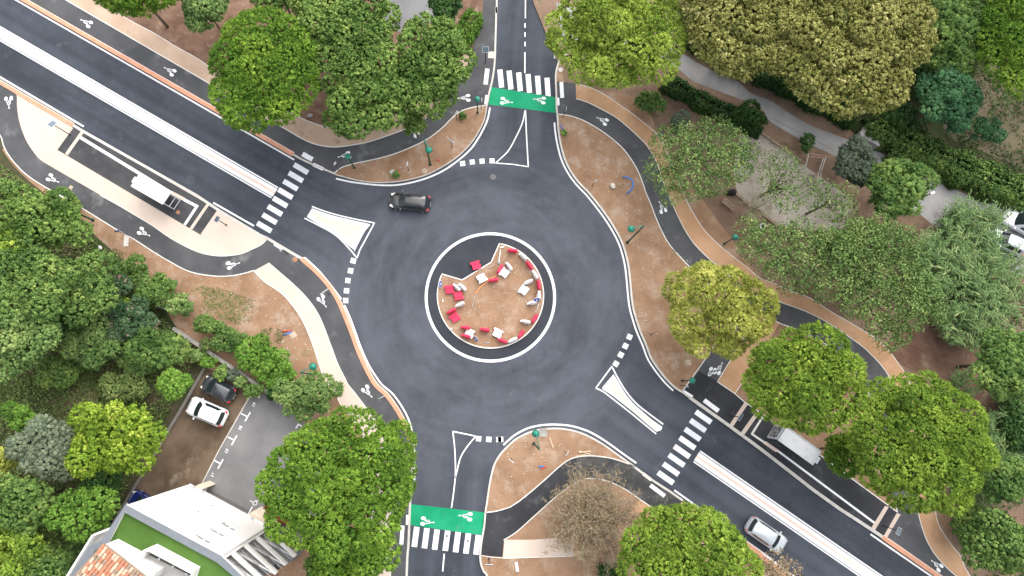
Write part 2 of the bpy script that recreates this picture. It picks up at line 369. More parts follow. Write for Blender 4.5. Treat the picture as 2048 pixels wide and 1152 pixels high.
MT['roof_stained'] = ground_mat('stained shelter roof', (0.80, 0.80, 0.80), (0.78, 0.77, 0.76), (0.42, 0.36, 0.31), s1=0.5, s2=0.9, rough=0.6, bump=0.0, fine=0.04)
MT['shelter_frame'] = plain('shelter frame', (0.70, 0.72, 0.74), 0.4, metal=0.1)
MT['poster'] = ground_mat('printed poster', (0.02, 0.02, 0.025), (0.5, 0.48, 0.47), (0.05, 0.05, 0.06), s1=3.0, s2=5.0, rough=0.4, bump=0.0)
MT['poster_blue'] = plain('blue panel', (0.02, 0.10, 0.35), 0.4)
MT['timber'] = plain('weathered timber', (0.30, 0.22, 0.16), 0.9, var=0.25, scale=3)
MT['plank'] = plain('pale planks', (0.58, 0.45, 0.30), 0.85, var=0.12, scale=3)
MT['rust'] = plain('rusty pink paint', (0.50, 0.30, 0.26), 0.8, var=0.25, scale=4)
MT['white_metal'] = plain('chipped white paint', (0.62, 0.60, 0.57), 0.6, var=0.15, scale=5)
MT['blue_pipe'] = plain('blue conduit', (0.03, 0.20, 0.60), 0.5)
MT['red_pipe'] = plain('red conduit', (0.60, 0.06, 0.04), 0.5)
MT['orange'] = plain('orange sheath', (0.75, 0.30, 0.12), 0.6)
MT['stone'] = plain('pale stone', (0.60, 0.55, 0.47), 0.9, var=0.15, scale=6)
MT['iron'] = plain('cast iron cover', (0.14, 0.135, 0.13), 0.7, var=0.2, scale=8)
MT['cover_orange'] = plain('rusty cover', (0.38, 0.19, 0.11), 0.85, var=0.2, scale=6)
MT['cover_beige'] = plain('concrete cover', (0.45, 0.36, 0.27), 0.85, var=0.15, scale=6)
MT['headlamp'] = plain('headlamp lens', (0.75, 0.72, 0.64), 0.15, spec=0.6)
MT['taillamp'] = plain('tail lamp lens', (0.50, 0.012, 0.03), 0.2, spec=0.6)
MT['car_glass'] = plain('car glass', (0.018, 0.028, 0.03), 0.05, spec=0.7)
MT['plate'] = plain('number plate', (0.75, 0.75, 0.72), 0.5)
MT['bark'] = plain('grey brown bark', (0.13, 0.10, 0.075), 0.95, var=0.3, scale=4, bump=0.4, bscale=12)
MT['bark_pale'] = plain('pale dead wood', (0.36, 0.30, 0.23), 0.95, var=0.2, scale=4)

# ------------------------------------------------------------------ ground, road, verges
mesh = [(-400, -400, -0.06), (400, -400, -0.06), (400, 400, -0.06), (-400, 400, -0.06)]
struct(mesh_obj('ground', mesh, [[0, 1, 2, 3]], MT['soil_dim']))
road = struct(sheet('road', [(-500, -350), (2600, -350), (2600, 1500), (-500, 1500)], 0.0, MT['road']))
ZV = 0.10                                             # level of the raised verges
def lin(a, b, x): return (x, a[1] + (b[1] - a[1]) * (x - a[0]) / (b[0] - a[0]))

K_NW_T = [lin((48.7, 0), (586.5, 308.5), -480), (48.7, 0), (586.5, 308.5)]      # terracotta kerb, north side of the west arm
K_NW_C = cat([(586.5, 308.5)] + T(1, 0, [(300, 938), (380, 975), (500, 1025), (550, 1040), (640, 1063), (740, 1075), (850, 1072), (940, 1058), (1040, 1030), (1130, 985), (1215, 930), (1290, 860), (1340, 790), (1380, 710), (1395, 640), (1405, 590), (1415, 540), (1430, 480), (1440, 420), (1447, 350), (1450, 250), (1453, 150), (1455, 40), (1458, 0)]) + [(995, -340)], 4)
V_NW = K_NW_T[:2] + K_NW_C + [(995, -345), (-480, -345)]
K_E_C = cat([(1146, 99)] + T(2, 0, [(365, 340), (340, 390), (330, 440), (330, 480), (333, 560), (335, 640), (340, 690), (345, 760), (357, 840), (380, 930), (412, 1000), (452, 1060), (495, 1108)]) +
            T(2, 1, [(520, 10), (568, 68), (626, 145), (682, 232), (722, 312), (747, 390), (761, 460), (770, 540), (777, 620), (786, 690), (803, 755), (828, 832), (862, 910)]) + [(1301, 713), (1313, 732.5), (1326, 749.7), (1337.6, 763), (1351, 775.4), (1364, 783.5), (1380, 795.2)], 4)
K_E_B = T(2, 2, [(1122, 98), (1360, 268), (1536, 398)]) + T(3, 2, [(230, 530), (370, 640), (530, 755), (715, 875), (785, 922)])
K_E_T = T(3, 2, [(785, 922), (1115, 1152)]); K_E_T.append(lin(K_E_T[0], K_E_T[1], 2550))
V_E = [(1104, -345), (1105, 40), (1122, 84)] + K_E_C + K_E_B[1:] + K_E_T[1:] + [(2600, 1500), (2600, -345)]
K_S_C = cat([(1010, 1500), (985, 1200)] + T(1, 2, [(1400, 1152), (1383, 1128), (1367, 1090), (1360, 1040), (1364, 980), (1373, 920), (1385, 850), (1391, 775), (1400, 720), (1411, 640), (1426, 560), (1446, 490), (1482, 430), (1536, 374)]) +
            T(2, 2, [(100, 340), (170, 306), (240, 287), (310, 281), (370, 283), (440, 296), (500, 316), (560, 346), (620, 382), (690, 432), (760, 482)]), 4)
K_S_B = T(2, 2, [(760, 482), (840, 542), (900, 586), (1000, 650), (1080, 706)])
K_S_T = T(2, 2, [(1080, 706), (1140, 748), (1290, 846), (1450, 958), (1536, 1020)]) + T(3, 2, [(80, 1044), (230, 1154)]); K_S_T.append(lin(K_S_T[-2], K_S_T[-1], 1980))
V_S = K_S_C + K_S_B[1:] + K_S_T[1:] + [(1980, 1500)]
K_W_T = [lin((0, 164), (145.6, 249.8), -480), (0, 164), (145.6, 249.8)]
K_W_B = [(145.6, 249.8)] + T(0, 0, [(490, 775), (1160, 1154)]) + T(0, 1, [(1290, 118), (1536, 266)]) + T(1, 1, [(100, 284), (265, 382), (305, 405)])
K_W_T2 = cat(T(1, 1, [(305, 405), (400, 490), (470, 570), (520, 650), (560, 740), (600, 840), (640, 950), (690, 1060), (742, 1150)]) + T(1, 2, [(805, 80), (860, 155), (900, 225), (928, 290), (945, 345)]), 4)
K_W_C = cat(T(1, 2, [(945, 345), (958, 420), (958, 560), (950, 680), (945, 730), (940, 860), (935, 980), (925, 1152)]) + [(805, 1500)], 4)
V_W = K_W_T[:2] + K_W_B + K_W_T2[1:] + K_W_C[1:] + [(-480, 1500)]
v_nw = struct(sheet('verge', V_NW, ZV, MT['soil_red'], skirt=0.14))
v_e = struct(sheet('verge', V_E, ZV, MT['soil'], skirt=0.14))
v_s = struct(sheet('verge', V_S, ZV, MT['soil'], skirt=0.14))
v_w = struct(sheet('verge', V_W, ZV, MT['soil'], skirt=0.14))
def kerb(pts, w=0.17, mat='kerb', top=0.13): return struct(strip('kerb', pts, w, top, MT[mat], h=0.15))
kerb(K_NW_C, 0.18); kerb(K_E_C, 0.18); kerb(K_S_C, 0.17); kerb(K_S_B, 0.2); kerb(K_W_C, 0.2)
kerb(K_E_B, 0.30); kerb(K_W_B, 0.26)
def terra_kerb(pts):
    k = struct(strip('terracotta_kerb', pts, 0.44, 0.16, MT['terra'], h=0.18))
    strip('kerb_edge', pts, 0.07, 0.166, MT['terra_pale'], k, h=0.006, off=0.19); return k
for p in (K_NW_T, K_E_T, K_S_T[1:], K_W_T, K_W_T2): terra_kerb(p)

# --- islands and road paint (all children of the road)
ZP = 0.004
def line(pts, w=0.16, n=0, mat='paint', z=ZP, par=None, name='edge_line'):
    return strip(name, pts, w, z, MT[mat], par or road, smoothn=n)
def quad(c, u, v, z=ZP, mat='paint', par=None, name='crossing_stripe'):
    """painted block: centre, half vectors in photograph pixels"""
    c, u, v = (np.array(q, float) for q in (c, u, v))
    return sheet(name, [tuple(c - u - v), tuple(c + u - v), tuple(c + u + v), tuple(c - u + v)], z, MT[mat], par or road)
line([lin((32.2, 0), (588, 319), -480), (32.2, 0), (588.5, 319.5)], 0.17)
line(cat(T(1, 0, [(508, 1055), (600, 1075), (740, 1092), (850, 1094), (950, 1079), (1050, 1050), (1140, 1009), (1220, 955), (1300, 885), (1350, 815), (1385, 750), (1405, 700), (1418, 635)]), 5), 0.17)
E_LINE = [p for p in K_E_C if 240 < p[1] < 776]
line(T(3, 2, [(712, 905), (1070, 1152), (1450, 1414)]), 0.17)
line(cat(T(2, 2, [(20, 378), (80, 325), (150, 285), (220, 265), (300, 257), (380, 260), (440, 270), (510, 292), (570, 322), (640, 367), (720, 425), (805, 485)]), 5), 0.17)
line(T(2, 2, [(1030, 645), (1290, 832), (1536, 1003)]) + T(3, 2, [(245, 1144), (700, 1460)]), 0.17)
line([lin((0, 154), (167, 253), -480), (0, 154), (167.5, 253)], 0.17)
line(T(0, 1, [(1260, 75), (1500, 212)]), 0.17)
line(cat(T(1, 1, [(322, 398), (400, 470), (460, 540), (510, 605), (540, 645)]), 5), 0.15)
line(cat(T(1, 1, [(558, 680), (590, 752), (620, 832), (655, 930), (700, 1030), (745, 1103), (780, 1150)]) + T(1, 2, [(842, 75), (897, 150), (938, 230), (960, 310), (969, 385), (972, 460), (971, 600)]), 5), 0.16)
line(T(2, 0, [(318, 195), (321, 270), (323, 345)]), 0.13)
# roundabout ring, apron and centre bed
V, F = [], []
circ = [(RCX + (RR - 0.14) * math.cos(a), RCY + (RR - 0.14) * math.sin(a)) for a in np.linspace(0, 2 * math.pi, 128, endpoint=False)]
ribbon_vf(circ, 0.28, ZP, ZP, V, F, True); mesh_obj('ring_line', V, F, MT['paint'], road)
V, F = prism_vf([(RCX + (RR - 0.30) * math.cos(a), RCY + (RR - 0.30) * math.sin(a)) for a in np.linspace(0, 2 * math.pi, 96, endpoint=False)], -0.05, 0.03)
struct(mesh_obj('island_apron', V, F, MT['apron']))
bc = G(981.3, 590.0); _r = G(1087, 590) - bc; RB = float(np.hypot(_r[0], _r[1]))
pA, pB, pC, pD = [G(*p)[:2] for p in ((885.3, 549), (924.4, 560.3), (982.3, 524.8), (998.7, 488.3))]
a0 = math.atan2(pA[1] - bc[1], pA[0] - bc[0]); a1 = math.atan2(pD[1] - bc[1], pD[0] - bc[0])
if a1 > a0: a1 -= 2 * math.pi
arc = [(bc[0] + RB * math.cos(a), bc[1] + RB * math.sin(a)) for a in np.linspace(a0, a0 + (2 * math.pi - (a0 - a1)), 90)]
bed = [tuple(pC), tuple(pB)] + arc
V, F = prism_vf(bed, -0.02, 0.09); struct(mesh_obj('island_bed', V, F, MT['soil']))
V, F = [], []; ribbon_vf(bed, 0.11, 0.0, 0.13, V, F, True); struct(mesh_obj('island_edging', V, F, MT['kerb_white']))
# splitter islands, raised
def island(outer, inner, label=None, pink='sand_island', k=0.62):
    o = struct(sheet('splitter_island', outer, 0.12, MT['paint'], skirt=0.14))
    sheet('island_top', inner, 0.126, MT[pink], o); return o
zs = lambda p: ZZ(480, 300, 5.76, p)
w_top = cat(zs([(830, 672), (960, 720), (1100, 762), (1280, 805), (1480, 850)]), 5)
w_bot = cat(zs([(1318, 1152), (1230, 1085), (1110, 990), (960, 895), (770, 768)]), 5)
i_out = w_top + zs([(1500, 860), (1440, 930), (1400, 1000)]) + T(1, 1, [(617, 361)]) + w_bot[1:]
i_in = cat(zs([(845, 712), (960, 762), (1100, 805), (1280, 845), (1430, 880)]), 4) + zs([(1380, 960), (1330, 1050)]) + cat(zs([(1290, 1095), (1220, 1035), (1110, 940), (960, 850), (810, 735)]), 4)
island(i_out, i_in)
line(cat(zs([(828, 650), (960, 700), (1110, 745), (1290, 788), (1555, 842)]), 5), 0.13)
line(zs([(1548, 842), (1380, 1152)]) + T(1, 1, [(632, 402)]), 0.13)
line(cat(T(1, 1, [(632, 402), (585, 345), (505, 268), (410, 212), (322, 166)]), 5), 0.13)
ze = lambda p: ZZ(1160, 700, 5.236, p)
e_out = cat(ze([(352, 255), (400, 330), (470, 450), (560, 560), (660, 650), (760, 735), (862, 805)]), 5) + ze([(850, 840), (805, 855)]) + cat(ze([(790, 845), (680, 755), (560, 650), (440, 555), (330, 470), (235, 410)]), 5) + ze([(235, 392)])
e_in = cat(ze([(355, 300), (405, 400), (450, 470), (540, 575), (650, 680), (800, 780)]), 4) + ze([(775, 810)]) + cat(ze([(770, 805), (640, 700), (520, 600), (420, 500), (290, 410)]), 4)
island(e_out, e_in)
line(cat(ze([(335, 175), (390, 280), (480, 430), (590, 560), (720, 665), (872, 778)]), 5), 0.14)
line(ze([(335, 170), (165, 400)]), 0.13)
line(cat(ze([(165, 398), (250, 440), (380, 540), (520, 650), (660, 765), (798, 878)]), 5), 0.14)
# medians on the two main arms
def offs(pts, d, z=0.0):
    W = [g[:2] for g in GP(pts, z)]; out = []
    for i in range(len(W)):
        t = W[min(i + 1, len(W) - 1)] - W[max(i - 1, 0)]; t = t / np.linalg.norm(t); n = np.array([-t[1], t[0]]); out.append(W[i] + n * d)
    return out
def wstrip(name, W, w, z, mat, par, h=0.0):
    V, F = [], []; ribbon_vf(W, w, z - h, z, V, F); return mesh_obj(name, V, F, MT[mat], par)
wo = offs(E_LINE, 0.36); _q = np.array([RCX, RCY]); wo = wo if np.linalg.norm(wo[40] - _q) < np.linalg.norm(offs(E_LINE, -0.36)[40] - _q) else offs(E_LINE, -0.36)
wstrip('edge_line', wo, 0.17, ZP, 'paint', road)
m1a = (0.0, 67.0); m1b = (549.5, 385.5)
m1 = [lin(m1a, m1b, -480), m1a, m1b]
m2 = (1393.5, 912.5); m2b = (1620.0, 1068.5)
m2l = [m2, m2b, lin(m2, m2b, 2300)]
for pc in (m1, m2l):
    md = struct(strip('median', pc, 0.92, 0.10, MT['paint'], h=0.12))
    strip('median_top', pc, 0.26, 0.106, MT['terra_pale'], md, h=0.004)
    for s in (1, -1): wstrip('edge_line', offs(pc, s * 0.60), 0.14, ZP, 'paint', road)
# painted triangles of the side roads
line(cat([(1050, 220), (1045, 245), (1032, 274), (1017, 301), (1000, 318), (991, 326)], 5), 0.12)
line([(1051, 220), (1053, 270), (1056.5, 333)], 0.13); line([(990, 326), (1025, 328.5), (1057.5, 333.5)], 0.11)
sp = cat(T(1, 2, [(1198, 297), (1208, 380), (1213, 470), (1213, 560), (1203, 660), (1190, 750)]), 5)
line(sp, 0.12); line(T(1, 2, [(1196, 297), (1335, 326)]), 0.12)
line(cat(T(1, 2, [(1335, 325), (1285, 385), (1245, 450), (1222, 535), (1213, 575)]), 5), 0.12)
# lane lines
line(T(2, 0, [(152, -300), (150, 108)]), 0.11, name='lane_line')
for y in (150, 203, 260): line(T(2, 0, [(148, y - 13), (148, y + 14)]), 0.13, name='lane_line')
line(T(2, 0, [(147, 308), (147, 432)]), 0.13, name='lane_line')
line(T(1, 2, [(1148, 1020), (1138, 1125)]), 0.13, name='lane_line'); line(T(1, 2, [(1133, 1190), (1125, 1300)]), 0.13, name='lane_line')
for q in (T(2, 1, [(778, 785), (720, 900), (660, 1040)]), T(1, 1, [(632, 405), (600, 520), (580, 690)]), T(1, 0, [(1150, 1000), (1260, 975), (1450, 962)]), T(1, 2, [(1335, 325), (1440, 327), (1536, 328)]) + T(2, 2, [(60, 328)])): strip('seam', cat(q, 4), 0.03, 0.003, MT['iron'], road)
# give-way blocks
for c, u in ((T(1, 1, [(610, 418)])[0], (5.2, 1.2)), (T(1, 1, [(594, 477)])[0], (5.2, 0.9)), (T(1, 1, [(578, 535)])[0], (5.2, 0.6)), (T(1, 1, [(570, 595)])[0], (5.2, 0.3)), (T(1, 1, [(565, 653)])[0], (5.2, 0)),
             (T(1, 0, [(1256, 966)])[0], (5.0, -0.8)), (T(1, 0, [(1313, 957)])[0], (5.0, -0.6)), (T(1, 0, [(1371, 952)])[0], (5.0, -0.4)), (T(1, 0, [(1430, 950)])[0], (5.0, 0)),
             (T(2, 1, [(765, 868)])[0], (5.0, 2.2)), (T(2, 1, [(741, 922)])[0], (5.0, 2.4)), (T(2, 1, [(714, 974)])[0], (4.8, 2.6)), (T(2, 1, [(685, 1027)])[0], (4.6, 2.8)),
             (T(1, 2, [(1351, 341)])[0], (5.2, 0.6)), (T(1, 2, [(1411, 345)])[0], (5.2, 0.3)), (T(1, 2, [(1470, 346)])[0], (5.2, 0)), (T(2, 2, [(4, 345)])[0], (5.2, -0.3))):
    quad(c, u, (-u[1], u[0]), mat='paint_worn' if random.Random(int(c[0])).random() < 0.6 else 'paint', name='give_way_block')
# green cycle crossings, zebra stripes
sheet('green_crossing', [(982.3, 174), (1045, 184), (1111.8, 194.6), (1112.3, 226), (1044, 217), (976.8, 209)], ZP, MT['green'], road)
sheet('green_crossing', T(1, 2, [(946, 727), (1388, 777), (1368, 912), (941, 850)]), ZP, MT['green'], road)
def uv(c, L, w, ang):
    a = math.radians(ang); return c, (L / 2 * math.cos(a), L / 2 * math.sin(a)), (-w / 2 * math.sin(a), w / 2 * math.cos(a))
for k, c in enumerate(zs([(702, 215), (643, 310), (582, 405), (523, 502), (463, 600), (402, 696), (341, 792), (280, 888)])): quad(*uv(c, 32.5, 10.2, 30.5), mat=('paint_worn' if k in (0, 1, 2, 6, 7) else 'paint'))
for k, (c, a) in enumerate(zip([(1001.5, 157), (1020, 160), (1039, 163.5), (1057.5, 166.8), (1076.3, 170.3), (1095.2, 174.2)], (84, 84, 84.5, 85, 85.5, 86))): quad(*uv(c, 37.5 if k else 36, 10.2, a))
for k, c in enumerate(T(1, 2, [(978, 921), (1038, 929), (1098, 937), (1161, 944), (1222, 952), (1283, 960), (1343, 966)])): quad(*uv(c, 40.5, 11.0, 97.5))
for k, c in enumerate(T(2, 2, [(1202, 213), (1170, 263), (1138, 315), (1107, 366), (1075, 417), (1043, 468), (1010, 521), (979, 572)])): quad(*uv(c, 37.5, 10.6, 35.0), mat=('paint_worn' if k in (1, 2, 5, 6) else 'paint'))

# ------------------------------------------------------------------ cycle paths and pavements
Z1, Z2, Z3 = ZV + 0.006, ZV + 0.012, ZV + 0.018
def path(pts, mat='path', z=Z1, name='cycle_path'): return struct(sheet(name, pts, z, MT[mat]))
def edging(pts, par, w=0.09, n=4, z=ZV + 0.03, mat='kerb_white'): return strip('edging', cat(pts, n) if n else pts, w, z, MT[mat], par, h=0.03)
MZ = Z1 + 0.004
# north-west quadrant
nw_up = T(0, 0, [(390, 0), (1275, 515)]); nw_up = [lin(nw_up[0], nw_up[1], -450)] + nw_up
nw_curve = T(1, 0, [(60, 680), (130, 720), (215, 765), (300, 815), (380, 850), (480, 868), (580, 860), (700, 838), (830, 795), (920, 760), (1020, 710), (1090, 650), (1145, 585), (1200, 520), (1250, 470), (1278, 430), (1300, 360), (1335, 200), (1365, 80), (1378, 0)]) + [(970, -300)]
nw_b = nw_up + cat(nw_curve, 4)
nwp = path(nw_b + [(994, -300)] + K_NW_C[::-1][2:] + K_NW_T[::-1][1:])
edging(nw_up, nwp, n=0); edging(nw_curve[:17], nwp, n=4)
bedk = T(1, 0, [(500, 1022), (540, 990), (620, 965), (740, 940), (850, 910), (950, 870), (1050, 820), (1130, 760), (1190, 700), (1240, 660), (1310, 635), (1397, 620)])
bd = struct(sheet('planting_bed', cat(bedk, 4) + [p for p in K_NW_C if p[0] > 668 and p[1] > 208 and p[0] < 976][::-1], Z2 + 0.02, MT['soil']))
edging(bedk, bd, z=ZV + 0.05)
nw_top = T(0, 0, [(580, 0), (750, 110), (900, 190), (1040, 275), (1190, 360), (1330, 470)]) + T(1, 0, [(0, 560)])
nwb = path([lin(nw_up[1], nw_up[2], -450), ] + nw_up[1:] + cat(nw_curve[:17], 4) + T(1, 0, [(1290, 300), (1200, 380), (1050, 480), (900, 540), (640, 560), (500, 520), (250, 560)]) + nw_top[::-1] + [(-300, -320)], 'beige_nw', Z2, 'sand_path')
edging(nw_top[:6], nwb, w=0.06, n=3)
drop = T(1, 0, [(140, 600), (230, 660), (330, 710), (430, 745), (520, 758), (600, 757), (645, 745), (662, 715), (658, 680), (640, 650), (560, 560), (420, 540), (260, 560)])
dp = struct(sheet('planting_bed', cat(drop, 4, True), Z3, MT['soil_red'])); edging(drop[1:10], dp, w=0.07)
struct(sheet('needle_litter', cat(T(1, 0, [(215, 690), (330, 725), (440, 760), (560, 775), (640, 790), (560, 840), (470, 855), (380, 835), (290, 790), (225, 745)]), 3, True), Z2 + 0.004, MT['beige_litter']))
# south-west quadrant
sw_in = T(0, 0, [(60, 520), (98, 560), (100, 620), (110, 700), (130, 770), (160, 840), (200, 900), (240, 945), (330, 1000), (590, 1150)]) + T(0, 1, [(600, 35), (700, 90), (800, 150), (900, 210), (1000, 280), (1100, 335), (1180, 370), (1260, 387), (1330, 390), (1410, 380), (1470, 360)]) + T(1, 1, [(0, 355), (50, 333), (80, 312), (104, 284)])
sw_out = [(-60, 200), (-30, 240)] + T(0, 0, [(0, 800), (20, 860), (60, 930), (120, 1000), (180, 1050), (250, 1095), (350, 1152)]) + T(0, 1, [(430, 75), (570, 160), (690, 235), (790, 290), (890, 355), (980, 410), (1080, 465), (1140, 488), (1220, 503), (1300, 510), (1380, 505), (1450, 490), (1500, 475)]) + T(1, 1, [(22, 478)])
sp_l = T(1, 1, [(22, 478), (90, 545), (180, 605), (250, 680), (310, 770), (350, 860), (380, 940), (405, 1020), (430, 1090), (460, 1150)]) + T(1, 2, [(500, 60), (530, 130), (580, 195), (640, 280), (680, 380), (700, 500), (715, 700), (720, 900), (720, 1152)]) + [(725, 1400)]
sp_r = T(1, 1, [(110, 430), (180, 490), (260, 560), (330, 630), (390, 710), (430, 790), (460, 870), (490, 950), (520, 1030), (560, 1110), (580, 1150)]) + T(1, 2, [(620, 70), (680, 150), (730, 220), (770, 300), (800, 400), (820, 520), (830, 700), (830, 900), (830, 1152)]) + [(770, 1400)]
swp = path([K_W_T[0]] + K_W_T[1:] + K_W_B[1:] + K_W_T2[1:] + K_W_C[1:] + [(770, 1400)] + cat(sp_r, 3)[::-1] + [sp_l[0]] + cat(sw_out, 3)[::-1] + [(-480, -20)])
edging(sw_out, swp, n=3); 
swb = path(cat(sw_in, 3) + K_W_B[::-1][2:] + [K_W_T[2], K_W_T[1]], 'beige', Z2, 'sand_pavement')
edging(sw_in[9:], swb, w=0.06, n=3)
swq = path(cat(sp_r, 3) + cat(sp_l, 3)[::-1], 'beige', Z2 + 0.001, 'sand_path'); edging(sp_r, swq, w=0.06, n=3); edging(sp_l, swq, w=0.08, n=3)
# bus platform of the west arm
bp = [(111.7, 298), (402.8, 470.7), (437.5, 420.5), (146, 252.5)]
plat1 = struct(sheet('bus_platform', bp, Z3, MT['platform']))
zb = lambda p: ZZ(240, 320, 7.2, p)
sheet('transverse_band', T(0, 0, [(415, 748), (432, 757), (338, 886), (322, 876)]), Z3 + 0.004, MT['beige'], plat1)
sheet('transverse_band', T(0, 0, [(480, 772), (496, 782), (400, 918), (384, 908)]), Z3 + 0.004, MT['beige'], plat1)
sheet('transverse_band', zb([(1250, 625), (1282, 650), (1040, 1002), (1003, 980)]), Z3 + 0.004, MT['beige'], plat1)
sheet('transverse_band', zb([(1405, 715), (1440, 735), (1195, 1090), (1160, 1070)]), Z3 + 0.004, MT['beige'], plat1)
strip('guide_line', T(0, 0, [(475, 812)]) + zb([(720, 462), (760, 484)]), 0.30, Z3 + 0.005, MT['paint'], plat1)
strip('guide_line', zb([(925, 572), (1112, 668)]), 0.28, Z3 + 0.005, MT['paint'], plat1)
strip('guide_line', zb([(1118, 650), (930, 935)]), 0.26, Z3 + 0.006, MT['paint'], plat1)
sheet('tactile_block', zb([(752, 448), (940, 548), (918, 590), (732, 490)]), Z3 + 0.008, MT['beige'], plat1)
sheet('inspection_cover', zb([(825, 718), (870, 740), (845, 785), (800, 763)]), Z3 + 0.006, MT['cover_orange'], plat1)
# east quadrant
e_out_ = T(2, 0, [(336, 673), (420, 685), (500, 715), (580, 760), (650, 810), (720, 870), (775, 940), (820, 1020), (850, 1100)]) + T(2, 1, [(858, 5), (890, 80), (920, 160), (960, 250), (1000, 320), (1060, 390), (1122, 455), (1190, 520), (1280, 590)])
e_mid = T(2, 0, [(330, 480), (448, 492), (450, 583), (520, 605), (600, 645), (680, 690), (750, 745), (810, 800), (860, 850), (900, 910), (930, 970), (960, 1060)]) + T(2, 1, [(985, 10), (1000, 40), (1040, 130), (1090, 230), (1150, 320), (1240, 410), (1360, 510)]) + T(3, 1, [(30, 605), (110, 635), (200, 670), (300, 705), (390, 745), (500, 808), (590, 870), (660, 920), (720, 975), (780, 1040), (835, 1125)]) + T(3, 2, [(890, 120), (940, 300), (965, 500), (985, 690), (992, 770), (1010, 840), (1040, 930), (1090, 1020), (1160, 1100), (1220, 1152)]) + [(1960, 1190), (2100, 1290)]
e_low = T(3, 1, [(30, 715), (110, 755), (170, 785), (270, 822), (400, 880), (500, 950), (600, 1040), (660, 1120)]) + T(3, 2, [(720, 120), (780, 300), (820, 500), (850, 690), (872, 775)])
ep = path(cat(e_out_, 3) + T(2, 1, [(1440, 660)]) + cat(e_low, 3) + K_E_T[:2] + [(2098, 1303)] + cat(e_mid[3:], 3)[::-1] + e_mid[:3][::-1])
edging(e_out_, ep, n=3); edging(e_mid[2:19], ep, n=3, w=0.07); edging(e_mid[19:], ep, n=3, w=0.07); edging(e_low, ep, n=3, w=0.08)
e_bt = T(2, 0, [(448, 494), (540, 520), (620, 560), (700, 615), (780, 670), (850, 725), (910, 775), (960, 840), (1000, 930), (1040, 1040)]) + T(2, 1, [(1080, 0), (1110, 80), (1150, 150), (1210, 240), (1300, 330), (1380, 395), (1470, 465)]) + T(3, 1, [(60, 520), (150, 555), (250, 600), (360, 640), (480, 720), (620, 800), (760, 890), (830, 960), (880, 1030), (920, 1090)]) + T(3, 2, [(1000, 150), (1060, 350), (1085, 550), (1090, 700), (1096, 770), (1112, 840), (1150, 910), (1200, 980), (1245, 1035), (1300, 1152)]) + [(2010, 1230), (2110, 1280)]
eb = path(cat(e_bt, 3) + cat(e_mid[2:], 3)[::-1], 'beige_ne', Z2, 'sand_path'); edging(e_bt, eb, n=3, w=0.06)
zq = lambda p: ZZ(1300, 640, 6.06, p)
lk = path(zq([(400, 862), (640, 520), (840, 220), (1010, -40), (1240, 60), (1235, 90), (1110, 265), (1010, 430), (818, 748)]), 'path', Z2 + 0.002, 'cycle_path')
edging(zq([(395, 862), (640, 518), (840, 218), (1000, -20)]), lk, n=0); edging(zq([(1236, 90), (1110, 265), (1010, 430), (818, 748)]), lk, n=0, w=0.07)
struct(sheet('sand_path', zq([(818, 748), (1010, 430), (1110, 265), (1236, 90), (1480, -10), (1576, 30), (1400, 330), (1200, 640), (1030, 890)]), Z2, MT['beige_ne']))
plat2 = struct(sheet('bus_platform', zq([(392, 868), (600, 620), (818, 748), (1030, 890), (1150, 995)]) + T(3, 2, [(50, 180), (420, 442), (670, 627), (872, 775), (800, 920)]) + K_E_B[::-1][1:-1], Z2 + 0.008, MT['path_dark']))
edging(zq([(818, 748), (1030, 892), (1150, 997)]) + T(3, 2, [(50, 180), (420, 442), (670, 627), (872, 775)]), plat2, n=0, w=0.09, z=ZV + 0.04)
edging(zq([(1030, 892), (1110, 770)]), plat2, n=0, w=0.06)
zt = Z2 + 0.012
for q in (T(2, 2, [(1447, 122), (1466, 135), (1372, 276), (1352, 264)]), T(2, 2, [(1508, 186), (1528, 198), (1440, 322), (1420, 308)]), T(3, 2, [(798, 737), (820, 745), (738, 882), (716, 868)]), T(3, 2, [(868, 780), (890, 788), (812, 922), (792, 912)])):
    sheet('transverse_band', q, zt, MT['beige'], plat2)
strip('guide_line', T(3, 2, [(75, 212), (10, 315)]), 0.20, zt + 0.001, MT['kerb_white'], plat2)
strip('guide_line', T(3, 2, [(10, 312), (92, 368)]), 0.20, zt + 0.002, MT['kerb_white'], plat2)
strip('guide_line', T(3, 2, [(158, 408), (735, 838)]), 0.20, zt + 0.001, MT['paint'], plat2)
sheet('tactile_block', T(3, 2, [(92, 355), (165, 405), (155, 422), (80, 370)]), zt + 0.003, MT['terra_pale'], plat2)
# south quadrant
s_up = T(1, 2, [(1390, 777), (1460, 768), (1536, 745)]) + T(2, 2, [(70, 738), (120, 705), (200, 640), (280, 570), (340, 515), (400, 470), (450, 450), (520, 442), (600, 447), (680, 462), (760, 490), (800, 510)])
s_dn = T(2, 2, [(920, 760), (850, 715), (800, 680), (740, 640), (670, 605), (600, 582), (540, 576), (490, 582), (440, 605), (380, 645), (300, 710), (200, 800), (100, 890), (30, 935)]) + T(1, 2, [(1500, 938), (1495, 1040), (1362, 1030)])
sq = path(cat(s_up, 3) + K_S_B[1:] + T(2, 2, [(1000, 800)]) + cat(s_dn[:-2], 3) + s_dn[-2:] + [p for p in K_S_C if 1029 < p[1] < 1108 and p[0] < 975][0:], 'path_dark', Z1, 'cycle_path')
edging(s_up, sq, n=3, w=0.09); edging(s_dn[:15], sq, n=3, w=0.08)
struct(sheet('scuffed_patch', cat(T(2, 2, [(450, 455), (520, 448), (600, 452), (680, 467), (760, 495), (820, 535)]), 3) + T(2, 2, [(900, 590), (1060, 700), (1000, 780), (920, 755), (800, 678), (740, 638), (670, 603), (600, 580), (540, 574), (490, 580), (468, 590)]), Z1 + 0.003, MT['scuffed']))
